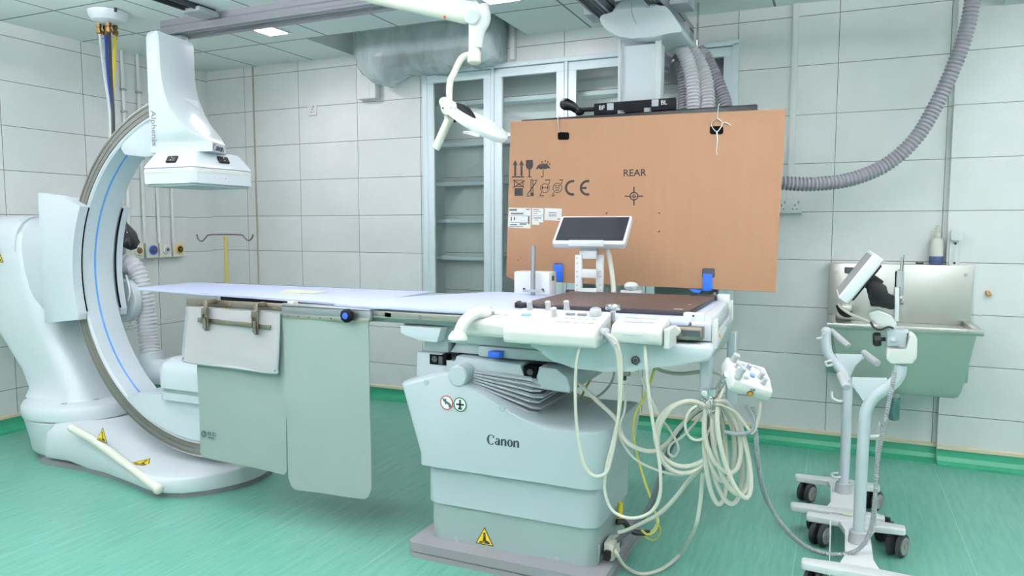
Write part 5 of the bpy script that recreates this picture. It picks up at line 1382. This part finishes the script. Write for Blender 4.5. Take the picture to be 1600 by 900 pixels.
k = B(); c = at_post(920, 470); k.box(c.x - .07, c.x + .07, 3.464, c.y + .01, .94, 1.03, .004); k.build('table_clamp', 'pale_grey_shell', M)
k = B(); k.tube([at_d(934, 384, DT + .02), at_d(944, 386, DT), at_d(951, 397, DT), at_d(955, 420, DT), at_d(958, 445, DT), at_d(959, 470, DT), at_d(958, 492, DT)], .0125, 10, 5); k.build('cable_sleeve', 'cream_white', M)

W = thing('junction_box', 'white rectangular box fixed behind the table, left of the touch screen post', 'box', tuple(at_d(838, 475, 3.72)))
a = at_d(803, 424, 3.72); c = at_d(868, 424, 3.72)
zl = 1.0
k = B(); k.box(a.x, c.x, a.y + .0, a.y + .10, zl, a.z, .006); bx_ = k.build('case', 'pure_white', W)
k = B(); q = at_x(870, 434, c.x + .001); k.box(c.x - .001, c.x + .003, a.y + .035, a.y + .06, a.z - .045, a.z - .02, .001); k.build('latch', 'charcoal', bx_)
k = B(); k.box(c.x - .16, c.x - .08, 3.464, a.y + .02, .97, 1.03, .004); k.build('table_clamp', 'pale_grey_shell', W)
V = thing('rail_post', 'slim grey metal post standing in front of the white box behind the table', 'post', tuple(at_d(833, 460, 3.62)))
p0 = at_d(833, 383, 3.62)
k = B(); k.cyl((p0.x, p0.y, .98), (p0.x, p0.y, p0.z), .0115, n=16, bev=.002); k.build('rod', 'aluminium', V)
c = at_d(834, 454, 3.62); k = B(); k.box(c.x - .055, c.x + .055, c.y - .012, c.y + .012, c.z - .008, c.z + .004, .002); k.box(c.x - .03, c.x + .03, 3.464, c.y + .01, .985, 1.03, .003); fo = k.build('foot', 'mid_grey', V)
k = B()
for s_ in (-.05, .05): k.cyl((c.x + s_, c.y - .006, c.z), (c.x + s_, c.y - .006, c.z + .012), .006, n=10)
k.build('foot_screw', 'charcoal', fo)
KN = thing('mushroom_knob', 'white mushroom-shaped knob on a stem behind the brown pad', 'knob', tuple(at_d(986, 470, 3.58)))
c = at_d(986, 446, 3.58)
k = B(); k.lathe((c.x, c.y, c.z), Z_, [(.018, -.022), (.030, -.014), (.035, -.002), (.030, .010), (.015, .016), (.0, .017)], 24, cap=False); k.build('cap', 'pure_white', KN)
k = B(); k.cyl((c.x, c.y, .99), (c.x, c.y, c.z - .01), .013, n=14); k.box(c.x - .03, c.x + .03, 3.464, c.y + .03, .98, 1.03, .004); k.build('stem', 'mid_grey', KN)
k = B(); c = at_d(982, 456, 3.55); k.rbox(c.x - .045, c.x + .055, 3.47, 3.53, 1.02, c.z + .004, .01, .006); k.build('collar', 'pure_white', KN)
RC_ = thing('rail_clamp', 'small chrome rail clamp with white block behind the pad corner', 'clamp', (-.50, 3.47, 1.0))
c = at_z(1112, 464, 1.075)
k = B(); k.box(-.50, -.445, 3.463, 3.50, 1.0, 1.088, .004); k.build('block', 'pure_white', RC_)
k = B(); k.cyl((-.53, 3.478, 1.075), (-.495, 3.478, 1.075), .011, n=14, bev=.002); k.cyl((-.515, 3.478, 1.06), (-.515, 3.478, 1.095), .006, n=10); k.build('screw', 'chrome', RC_)

# ================================================================ SCRUB SINK
K = thing('scrub_sink', 'wall-hung stainless steel scrub sink with tall splashback', 'sink', (.34, 4.9, .485))
SX0, SX1, SYF, SYB, SZR = -.04, .715, 4.44, 4.945, .862
k = B(); k.box(SX0, SX1, BY - .085, BY - .05, .50, 1.178, .002); k.box(SX0, PX - .004, BY - .05, BY - .004, 1.15, 1.178, .002); k.build('splashback', 'sink_steel', K)
# rim: U-shaped flat rails, basin as an open shell
k = B(); k.box(SX0, SX1, SYF, SYF + .045, SZR - .032, SZR, .004); k.box(SX0, SX0 + .045, SYF + .0455, BY - .085, SZR - .032, SZR, .002); k.box(SX1 - .045, SX1, SYF + .0455, BY - .085, SZR - .032, SZR, .004); k.build('rim', 'sink_steel', K)
k = B()
def basin(ins, z, zf=None): 
    w = .06 * ins
    return [(SX0 + .03 + w, SYF + .02 + w * .3, z), (SX1 - .03 - w, SYF + .02 + w * .3, z), (SX1 - .03 - w, BY - .09, z), (SX0 + .03 + w, BY - .09, z)]
k.loft([basin(.0, SZR - .03), basin(.9, .52), basin(1.15, .490), basin(1.5, .482)], True)
k.loft([[Vector(p) + Vector(((.008 if p[0] < .3 else -.008), (.008 if p[1] < 4.6 else -.008), 0)) for p in basin(i, z)] for i, z in ((1.3, .50), (.9, .53), (0, SZR - .028))], True)
k.build('basin', 'sink_steel', K, 30)
k = B()
for q in ((1308, 424), (1506, 428)):
    c = at_y(q[0], q[1], BY - .025); k.cyl((c.x, BY - .085, c.z), (c.x, BY - .097, c.z), .009, n=6)
k.build('bolt', 'chrome', K)
k = B(); c = at_y(1328, 418, BY - .03); k.box(c.x - .03, c.x + .03, BY - .11, BY - .085, c.z - .03, c.z + .005, .003); k.build('sensor', 'charcoal', K)
k = B(); k.box(SX0 + .05, SX0 + .13, BY - .20, BY - .09, SZR, SZR + .07, .004); k.build('spout_box', 'sink_steel', K)
k = B(); c = at_y(1407, 440, BY - .05)
k.cyl((c.x, BY - .11, 1.0), (c.x, BY - .11, 1.14), .014, n=14); k.tube([(c.x, BY - .085, 1.06), (c.x, BY - .11, 1.06)], .012, 10, smooth=False); k.cyl((c.x + .006, BY - .11, 1.14), (c.x + .008, BY - .11, 1.235), .004, n=8); k.cyl((c.x - .012, BY - .112, 1.03), (c.x - .012, BY - .112, 1.15), .006, n=8)
k.tube([(c.x, BY - .06, 1.01), (c.x, BY - .12, .99), (c.x, BY - .19, .98), (c.x, BY - .21, .955)], .010, 10, 5)
k.build('tap', 'chrome', K)
k = B(); k.tube([at_y(1411, 432, BY - .06), at_y(1425, 424, BY - .06), at_y(1433, 411, BY - .07), at_y(1443, 410.5, BY - .05)], .0035, 6, 5); k.build('tap_tube', 'soap_clear', K)
k = B(); c = at_y(1437, 410, BY - .07); k.box(c.x - .02, c.x + .02, BY - .08, BY - .05, 1.182, 1.192, .003); k.build('tube_clip', 'black_plastic', K)
k = B(); c = at_y(1398, 620, 4.64); k.tube([(c.x - .03, 4.64, .49), (c.x - .028, 4.64, .46), (c.x, 4.64, .455), (c.x, 4.64, .42)], .020, 12, 5); k.build('drain_elbow', 'pvc_white', K)
k = B(); k.lathe((c.x, 4.64, .425), -Z_, [(.028, 0), (.031, .006), (.031, .03), (.029, .034), (.029, .12), (.024, .128), (.0, .13)], 20, cap=False); k.build('bottle_trap', 'drain_teal', K)

t = thing('soap_bottle', 'clear pump bottle with blue soap in the bottom, standing on the sink splashback', 'soap bottle', (.53, BY - .04, 1.182))
c = at_y(1463, 400, BY - .04)
k = B(); k.lathe((c.x, BY - .04, 1.182), Z_, [(.034, 0), (.036, .004), (.036, .046)], 20); k.build('soap', 'soap_blue', t)
k = B(); k.lathe((c.x, BY - .04, 1.2285), Z_, [(.036, 0), (.036, .085), (.030, .10), (.016, .106), (.016, .118)], 20); k.build('bottle', 'soap_clear', t)
k = B(); k.lathe((c.x, BY - .04, 1.346), Z_, [(.017, 0), (.017, .018), (.007, .02), (.007, .045), (.012, .046), (.012, .058), (.0, .06)], 14, cap=False); k.tube([(c.x, BY - .04, 1.40), (c.x - .01, BY - .065, 1.40), (c.x - .012, BY - .075, 1.39)], .005, 8, 3); k.build('pump', 'cream_white', t)
t = thing('wall_holder', 'white wall-mounted dispenser holder right of the soap bottle', 'dispenser', (.63, BY - .045, 1.18))
c = at_y(1492, 388, BY - .05)
k = B(); k.poly([(c.x + a, BY - .046, c.z + d) for a, d in rrect(-.028, .028, -.108, .105, .024, 5)], (0, -.012, 0), .003); k.build('backplate', 'pure_white', t)
k = B(); k.poly([(c.x + a, BY - .057, c.z + d) for a, d in rrect(-.029, .029, .045, .108, .012, 5)], (0, -.045, 0), .005); k.build('cup', 'pure_white', t)
k = B()
for d in (.028, -.085): k.cyl((c.x, BY - .058, c.z + d), (c.x, BY - .061, c.z + d), .007, n=10)
k.build('screw', 'charcoal', t)
t = tag((lambda k: (k.cyl((.79, BY - .046, 1.03), (.79, BY - .075, 1.02), .008, n=8), k.cyl((.79, BY - .07, 1.03), (.80, BY - .08, 1.01), .012, n=8), k.build('wall_hook', 'brass'))[-1])(B()), 'tiny brass hook screwed into the wall right of the sink', 'hook')

# ================================================================ TWO WHITE MOBILE STANDS
def caster(parent, x, y, r=.048, rot=0.0, name='caster'):
    ax = Vector((math.cos(rot), math.sin(rot), 0)); fw = Vector((-math.sin(rot), math.cos(rot), 0))
    c = Vector((x, y, r)); k = B()
    for s_ in (-1, 1): k.lathe(c + ax * (s_ * .010), ax * s_, [(r - .008, 0), (r, .003), (r, .017), (r - .006, .021), (r - .012, .021)], 26)
    w = k.build(name, 'tyre_black', parent, 40)
    k = B()
    for s_ in (-1, 1): k.lathe(c + ax * (s_ * .029), ax * s_, [(r - .012, 0), (r - .013, .005), (r * .42, .006), (r * .40, .003), (r * .22, .003), (r * .2, .006), (.0, .006)], 24, cap=False)
    k.build('hub', 'wheel_grey', w)
    k = B(); k.lathe(c + fw * .012 + Z_ * .012, Z_, [(.022, 0), (.022, .025), (.012, .04), (.012, .05)], 14); k.obox(c + fw * .030 + Z_ * .02, ax, fw, Z_, .012, .02, .02, .004); k.build('fork', 'black_plastic', w)
    return w
def stand_base(parent, xl, xr, yr, yf, xp, yp, m='pure_white'):
    """I-shaped base: rear bar, neck, front bar; tapered bar ends"""
    z0, z1 = .100, .122
    def bar(y, sag=0.0):
        return [(xl, y - .022, z0), (xl + .01, y - .03, z0), (xp - .05, y - .036, z0), (xp + .05, y - .036, z0), (xr - .01, y - .03, z0), (xr, y - .022, z0), (xr, y + .022, z0), (xr - .01, y + .03, z0), (xp + .05, y + .034, z0), (xp - .05, y + .034, z0), (xl + .01, y + .03, z0), (xl, y + .022, z0)]
    k = B(); k.poly(bar(yr), (0, 0, z1 - z0 + .006), .006, 3)
    k.poly(bar(yf), (0, 0, z1 - z0 + .006), .006, 3)
    k.poly([(xp - .075, yf + .03, z0 + .002), (xp + .075, yf + .03, z0 + .002), (xp + .045, yf + .12, z0 + .002), (xp + .042, yr - .12, z0 + .002), (xp + .075, yr - .03, z0 + .002), (xp - .075, yr - .03, z0 + .002), (xp - .042, yr - .12, z0 + .002), (xp - .045, yf + .12, z0 + .002)], (0, 0, z1 - z0), .005)
    k.build('base', m, parent, 40)
    k = B(); k.lathe((xp, yp, z1 - .002), Z_, [(.038, 0), (.038, .004), (.034, .05), (.032, .052)], 24); k.build('pole_collar', 'knob_grey', parent)

# front stand with the tilted monitor
A = thing('monitor_stand', 'front white mobile stand with tilted small monitor clamped to its bent pole', 'mobile stand', (.12, 3.2, 0))
stand_base(A, -.085, .305, 3.42, 2.92, .118, 3.19)
for x, y in ((-.025, 3.40), (.278, 3.42), (-.03, 2.93), (.27, 2.93)): caster(A, x, y, .050, -.5)
YA1 = 3.19
def a1(x, y, o=0.0): return at_y(x, y, YA1 + o)
k = B(); k.tube([(.118, YA1, .12), a1(1347, 720), a1(1351, 660), a1(1354, 640), a1(1366, 620), a1(1392, 602), a1(1404, 588), a1(1408, 570)], .0225, 16, 6); k.build('pole', 'cool_white', A, 60)
k = B(); pl = [(1331, 590), (1386, 591), (1388, 600), (1370, 612), (1356, 628), (1350, 632), (1345, 618), (1332, 606)]
k.poly([a1(*p, -.006) for p in pl], (0, .012, 0), .003); k.build('gusset', 'cool_white', A)
k = B(); k.cyl(a1(1313, 585, .03), a1(1323, 606, -.05), .0165, n=20, bev=.003); k.build('push_handle', 'knob_grey', A)
k = B(); k.tube([a1(1328, 592), a1(1318, 596)], .010, 8, smooth=False); k.build('handle_arm', 'cool_white', A)
k = B(); k.tube([a1(1360, 682, 0), a1(1374, 681, -.02), a1(1378, 678, -.02), a1(1376, 673, -.02)], .006, 8, 4); k.build('cable_hook', 'pure_white', A)
k = B(); k.tube([a1(1368, 822, .05), a1(1369, 750, .03), a1(1370, 690, .02), a1(1374, 660, 0)], .004, 6, 5); k.build('hanging_wire', 'knob_grey', A)
blk = [(1386, 544), (1418, 547), (1420, 523), (1423, 520), (1430, 523), (1433.5, 530), (1433, 560), (1426, 569), (1392, 569), (1385, 562)]
k = B(); k.poly([a1(*p, -.035) for p in blk], (0, .07, 0), .008, 3); k.build('clamp_block', 'console_white', A, 40)
k = B(); k.poly([a1(*p, -.022) for p in ((1386, 516), (1418, 520), (1415, 540), (1386, 541))], (0, .044, 0), .004); k.cyl(a1(1396, 531, -.03), a1(1396, 531, .03), .008, n=12); cp = k.build('clamp_plate', 'pale_grey_shell', A)
k = B(); k.cyl(a1(1415, 526, 0), a1(1415, 545, 0), .008, n=12); k.box(a1(1404, 541).x, a1(1416, 541).x, YA1 - .012, YA1 + .012, a1(1404, 541).z - .004, a1(1404, 541).z + .008, .002); k.build('clamp_screw', 'chrome', A)
k = B(); k.lathe(a1(1384, 530), a1(1368, 530) - a1(1384, 530), [(.008, 0), (.008, .016), (.026, .017), (.028, .024), (.028, .040), (.022, .046)], 10); k.build('clamp_knob', 'black_plastic', A, 20)
k = B(); k.poly([a1(*p, -.03) for p in ((1356, 489), (1372, 484), (1392, 492), (1402, 505), (1400, 516), (1388, 515), (1374, 506), (1362, 501))], (0, .06, 0), .008, 3); k.build('arm_joint', 'console_white', A, 40)
k = B(); k.poly([a1(*p, -.02) for p in ((1388, 512), (1400, 516), (1420, 516), (1421, 521), (1400, 522), (1390, 518))], (0, .04, 0), .004); k.build('clamp_lever', 'cool_white', A)
k = B(); k.poly([a1(*p, -.03) for p in ((1398, 450), (1405, 450), (1405, 502), (1398, 502))], (0, .06, 0), .003); k.build('backplate', 'pure_white', A)
k = B(); k.poly([a1(*p, -.028) for p in ((1354, 445), (1362, 437), (1374, 441), (1386, 448), (1386, 462), (1398, 462), (1398, 484), (1388, 484), (1382, 479), (1360, 479), (1360, 466), (1355, 458))], (0, .056, 0), .006); k.build('tilt_arm', 'black_plastic', A, 40)
k = B(); k.cyl(a1(1403, 449), a1(1404, 423), .012, n=14, bev=.002); k.cyl(a1(1408, 423), a1(1408.5, 402), .0035, n=8); k.cyl(a1(1407.5, 449), a1(1407.5, 428), .006, n=10); k.build('top_post', 'chrome', A)
# the small monitor, seen from its side
m_up = (a1(1361, 389) - a1(1304, 459)); m_h = m_up.length; m_up.normalize()
m_w = (FWD * .93 + RGT * .335 + UPV * .03); m_w = (m_w - m_up * m_w.dot(m_up)).normalized(); m_n = m_up.cross(m_w).normalized()
if m_n.dot(RGT) > 0: m_n = -m_n
near = a1(1308, 467, -.14)
near = at_d(1308.5, 466, (a1(1308, 467) - EYEP).dot(FWD) - .12)
topn = near + m_up * m_h * .96
WD = .30; TK = .045
k = B(); k.poly([near, topn, topn + m_w * WD, near + m_w * WD], -m_n * TK, .008, 3); mo = k.build('monitor', 'pure_white', A, 40)
k = B(); e_ = .012; k.poly([near + m_up * e_ + m_w * e_ + m_n * .0005, topn - m_up * e_ + m_w * e_ + m_n * .0005, topn - m_up * e_ + m_w * (WD - e_) + m_n * .0005, near + m_up * e_ + m_w * (WD - e_) + m_n * .0005], m_n * .0008); k.build('screen', 'screen_grey', mo, smooth=False)
cm = near + m_up * m_h * .47 + m_w * WD * .5 - m_n * TK
k = B(); k.obox(cm - m_n * .008, m_up, m_w, m_n, .085, .055, .008, .003); k.obox(cm - m_n * .03 + m_up * .01, m_up, m_w, m_n, .03, .03, .03, .004); k.build('rear_mount', 'black_plastic', mo)
k = B(); k.tube([a1(1310, 474, -.02), a1(1316, 482, -.02), a1(1330, 491, -.02), a1(1345, 497, -.02), a1(1358, 503, -.02)], .006, 8, 5); k.build('monitor_cable', 'cable_cream', A)
k = B(); k.tube([a1(1310, 476, .0), a1(1315, 488, .0), a1(1324, 492, .0), a1(1332, 490, .0)], .011, 8, 5); k.build('cable_plug', 'black_plastic', A)
k = B(); k.tube([a1(1360, 503, -.035), a1(1366, 512, -.04), a1(1376, 515, -.04), a1(1388, 511, -.035), a1(1396, 513, -.03)], .004, 6, 5); k.build('sensor_cable', 'black_plastic', A)

# rear stand
D = thing('mobile_stand', 'rear white mobile stand with grey grips and hooks, in front of the sink', 'mobile stand', (.06, 3.75, 0))
stand_base(D, -.158, .232, 3.94, 3.515, .066, 3.78)
for x, y in ((-.10, 3.93), (.205, 3.95), (-.04, 3.545), (.24, 3.545)): caster(D, x, y, .048, -.5)
YD = 3.78
def d1(x, y, o=0.0): return at_y(x, y, YD + o)
k = B(); k.tube([(.066, YD, .12), d1(1321, 700), d1(1323, 640), d1(1324, 606), d1(1320, 588), d1(1305, 568), d1(1294, 552), d1(1291, 535), d1(1291, 520)], .0225, 16, 6); k.ball(d1(1291, 518), .0235, n=14); k.build('pole', 'cool_white', D, 60)
k = B(); k.poly([d1(*p, -.006) for p in ((1304, 553), (1349, 554), (1351, 560), (1336, 570), (1329, 590), (1326, 594), (1314, 574))], (0, .012, 0), .003); k.build('gusset', 'cool_white', D)
k = B(); k.cyl(d1(1349, 551, .02), d1(1371, 568, -.09), .0165, n=20, bev=.003); k.build('push_handle', 'knob_grey', D)
k = B(); k.cyl(d1(1298, 516, .04), d1(1326, 541, -.05), .0135, n=18, bev=.003); k.build('push_handle', 'knob_grey', D)
k = B(); k.tube([d1(1320, 626, 0), d1(1309, 627, -.03), d1(1300, 621, -.03), d1(1299, 611, -.03)], .0075, 8, 5); k.build('cable_hook', 'pure_white', D)
k = B(); k.tube([d1(1292, 530), d1(1284, 528, -.02), d1(1276, 529, -.03)], .005, 8, 4); k.tube([d1(1284, 528, -.02), d1(1287, 521, -.03)], .004, 6, smooth=False); k.build('top_hook', 'pure_white', D)
k = B(); k.tube([d1(1304, 568), d1(1297, 571, -.03), d1(1292, 571, -.03), d1(1290, 566, -.03), d1(1300, 563, -.02)], .006, 8, 5); k.build('side_hook', 'pure_white', D)
k = B(); k.tube([d1(1318, 744, 0), d1(1306, 746, -.03), d1(1299, 742, -.03), d1(1302, 739, -.03), d1(1310, 739, -.03)], .005, 8, 5); k.build('low_hook', 'pure_white', D)
c = at_z(1328, 806, .123); k = B(); k.box(c.x - .03, c.x + .03, c.y - .018, c.y + .018, .1285, .1295); k.build('base_label', 'paper_cream', D)

# ================================================================ CABLES
def cable(label, pts, r, m='cable_cream', name='cable', group=None, sub=8):
    k = B(); k.tube(pts, r, 8, sub); return tag(k.build(name, m), label, 'cable', group)
def Y(y, *pts): return [at_y(p[0], p[1], y + (p[2] if len(p) > 2 else 0)) for p in pts]
cable('cream cable hanging in a long loop in front of the pedestal logo side', Y(2.46, (936, 515, .02), (926, 524, 0), (911, 536, -.02), (902, 560, -.03), (899, 600, -.03), (900, 650, -.03), (905, 695, -.03), (914, 729, -.03), (930, 744, -.02), (947, 738, -.01), (955, 716), (962, 680), (967, 640), (968, 590), (964, 550), (952, 527), (940, 519)), .0062)
cable('cream cable looping from the middle panel past the pedestal corner to the right panel', Y(2.46, (945, 520), (960, 530), (968, 548), (971, 590), (968, 640), (958, 690), (948, 728), (945, 765), (955, 795), (976, 808), (1000, 808), (1020, 797), (1031, 775), (1032, 740), (1027, 700), (1020, 660), (1013, 610), (1009, 560), (1008, 530, .06)), .0060)
cable('thick cream cable slanting from the bellows down and over to the cable coil', Y(2.70, (893, 590, .1), (905, 600, .05), (935, 628), (962, 655), (975, 685, -.05), (995, 700, -.05), (1020, 705, -.05), (1040, 695, -.03), (1062, 668), (1085, 645), (1104, 632)), .0085)
cable('thick cream cable running from the coil bottom down to the pedestal foot', Y(2.66, (1112, 690), (1096, 730), (1078, 748), (1054, 779, .02), (1029, 803, .05), (1001, 818, .08), (980, 828, .10), (966, 832, .1)), .0080)
cable('cream cable sweeping wide over the floor from the coil to the connector', [at_y(1098, 740, 2.66), at_y(1094, 785, 2.66), at_y(1086, 825, 2.68), at_z(1066, 862, .05), at_z(1036, 888, .012), at_z(1003, 897, .012), at_z(978, 886, .02), at_x(964, 866, -.75), at_x(961, 856, -.775)], .0075)
cable('dark grey thick cable from the coil down to the pedestal foot', Y(2.72, (1110, 632), (1085, 645), (1065, 668), (1045, 705), (1032, 742), (1020, 780, .02), (1005, 808, .04), (985, 828, .05), (962, 846, .05), (946, 857, .03), (938, 862, .0)), .0105, 'cable_dark')
cable('thin cable dropping from the square plug under the hull', Y(2.66, (978, 600), (978, 620), (975, 645), (968, 668), (972, 690), (990, 715), (1020, 732), (1060, 742), (1085, 735)), .0048)
cable('thin cable from the round port making a small curl beside the coil', Y(2.64, (995, 570, -.06), (1001, 588), (1010, 610), (1031, 650), (1046, 670), (1056, 688), (1060, 702), (1054, 713), (1045, 708), (1048, 695), (1066, 682), (1085, 662), (1104, 640)), .0046)
cable('cream cable looping behind the end post above the coil', Y(3.0, (1022, 574, .1), (1040, 581, .1), (1065, 584, .05), (1095, 581), (1118, 582, -.05), (1130, 590, -.1), (1128, 610, -.2), (1120, 628, -.3)), .0080)
cable('yellowish cable hanging from the hull down to the pedestal foot', Y(2.78, (1023, 575), (1015, 600), (1003, 628), (992, 650), (990, 680), (996, 712), (1006, 748), (1016, 776), (1022, 796), (1027, 815), (1024, 828), (1012, 835), (1002, 828)), .0050, 'cable_yellow')
cable('thin pale cable in front of the wall tiles between bellows and hull', Y(3.0, (960, 572), (958, 592), (946, 610), (930, 622), (912, 632), (905, 640, .05)), .0050)
cable('short olive cable between the bellows and the hull', Y(3.0, (930, 570), (924, 590), (915, 606), (908, 622)), .0050, 'cable_yellow')
# plug under the hull
t = thing('cable_plug', 'square grey plug hanging under the table hull', 'plug', tuple(at_y(979, 600, 2.66)))
c = at_y(979, 578, 2.66); k = B(); k.box(c.x - .014, c.x + .014, 2.648, 2.672, c.z - .022, c.z + .014, .003); k.build('shell', 'worn_steel', t); k = B(); k.box(c.x - .012, c.x - .002, 2.65, 2.67, c.z - .040, c.z - .022, .002); k.box(c.x - .018, c.x + .016, 2.645, 2.68, c.z + .014, c.z + .024, .002); k.build('boot', 'charcoal', t)
# the coil: several loops of one cable hanging from the end post
hp = Vector((-.425, 2.60, .745))
def loop_pts(cx, cy, a, b_, tilt, d0, d1, ph0=-90, n=14, span=360):
    out = []
    for i in range(n + 1):
        an = math.radians(ph0 + span * i / n); x, y = a * math.cos(an), b_ * math.sin(an)
        t_ = math.radians(tilt); out.append(at_y(cx + x * math.cos(t_) - y * math.sin(t_), cy + x * math.sin(t_) + y * math.cos(t_), d0 + (d1 - d0) * i / n + .03 * math.cos(an)))
    return out
coil = []
for cx, cy, a, b_, tl_, d0, d1 in ((1133, 708, 24, 80, -8, 2.66, 2.655), (1125, 690, 22, 62, -6, 2.63, 2.64), (1141, 700, 25, 74, -12, 2.655, 2.62), (1129, 684, 26, 56, -14, 2.60, 2.61), (1118, 706, 17, 82, -4, 2.64, 2.63), (1147, 702, 19, 78, -14, 2.61, 2.59)):
    coil += loop_pts(cx, cy, a, b_, tl_, d0, d1, n=14)[:-1]
k = B(); k.tube(coil, .0085, 8, 5)
tag(k.build('cable_coil', 'cable_cream'), 'big coil of thick cream cable hanging from the end post below the pendant control', 'cable')
k = B(); k.tube(loop_pts(1073, 683, 45, 57, 14, 2.60, 2.57, ph0=-60, n=18) + loop_pts(1071, 679, 47, 50, 12, 2.58, 2.62, ph0=-60, n=18)[1:], .0085, 8, 5)
tag(k.build('cable_coil', 'cable_cream'), 'wide double loop of thick cream cable left of the hanging coil', 'cable')
k = B(); k.tube(loop_pts(1091, 661, 20, 27, 10, 2.57, 2.56, ph0=-80, n=14, span=330), .0050, 8, 5)
tag(k.build('cable_coil', 'cable_cream'), 'small thin cream cable loop in front of the wide loop', 'cable')
k = B(); k.tube(loop_pts(1112, 634, 9, 9, 0, 2.575, 2.60, n=10), .0035, 6, 4); k.tube(Y(2.575, (1108, 622), (1112, 632), (1109, 645)), .003, 6, 4)
tag(k.build('wire_tie', 'chrome'), 'twisted wire tie holding the cable coil to the end post', 'tie')
# ribbed grey hose from the pendant to the front stand
P_ = [at_y(1176, 636, 2.62), at_y(1181, 680, 2.62), at_y(1185, 730, 2.68), at_y(1196, 775, 2.76), at_y(1218, 815, 2.86), at_y(1250, 848, 2.96), at_y(1285, 864, 3.02), at_y(1320, 866, 3.05), at_y(1345, 855, 3.06), at_y(1360, 828, 3.08), at_y(1367, 780, 3.10), at_y(1370, 730, 3.11), at_y(1378, 680, 3.12), at_y(1389, 630, 3.12), at_y(1395, 600, 3.13), at_y(1397, 580, 3.14)]
hose('grey ribbed thin hose drooping from the pendant control to the front mobile stand', P_, .0088, 'cable_grey', .009, .16)
cable('grey cable hooked below the pendant control box', Y(2.60, (1166, 634), (1176, 650), (1178, 668), (1168, 676), (1150, 678), (1130, 674)), .0075, 'cable_grey')
cable('cream cable arching from the pendant control back to the coil', Y(2.60, (1188, 628), (1186, 650), (1176, 676), (1168, 668), (1150, 645), (1130, 634), (1118, 632)), .0055)
# connectors at the pedestal foot
t = thing('foot_connector', 'cream and grey plug block on the plate at the pedestal foot', 'plug', (-.785, 2.78, .08))
c = at_x(956, 842, -.79); k = B(); k.rbox(-.808, -.768, c.y - .055, c.y + .05, .08, .145, .01, .006); k.build('shell', 'cable_cream', t)
k = B(); k.box(-.806, -.772, c.y + .052, c.y + .085, .085, .12, .004); k.box(-.80, -.775, c.y - .085, c.y - .056, .09, .125, .004); k.build('latch', 'black_plastic', t)
k = B(); k.tube([(-.81, c.y - .12, .085), (-.805, c.y - .125, .13), (-.808, c.y - .12, .17)], .004, 6, 3); k.build('lever', 'steel', t)
c = at_x(975, 828, -.78)
cable('black rubber cable end lying over the pedestal foot plate', [Vector((-.806, c.y - .02, .165)), Vector((-.78, c.y, .16)), at_y(990, 831, c.y + .02), at_y(1015, 833, c.y + .05)], .0125, 'hose_black')
cable('white wire rising from the black cable end', [at_y(1014, 833, c.y + .05), at_y(1022, 827, c.y + .05), at_y(1028, 816, c.y + .05), at_y(1027, 806, c.y + .05)], .0052, 'pure_white')
cable('yellow and green earth wire looping beside the pedestal foot', [at_y(972, 810, c.y), at_y(985, 821, c.y + .03), at_y(1005, 836, c.y + .06), at_y(1018, 844, c.y + .08), at_y(1028, 840, c.y + .09), at_y(1032, 828, c.y + .09), at_y(1028, 818, c.y + .09)], .0036, 'cable_yellow')
k = B(); c3 = at_x(970, 818, -.80); k.cyl((-.803, c3.y, .165), (-.803, c3.y, .235), .011, n=12); k.box(-.812, -.795, c3.y - .015, c3.y + .015, .14, .17)
tag(k.build('earth_post', 'hose_yellow'), 'short yellow earth terminal on the pedestal side by the foot plate', 'terminal')
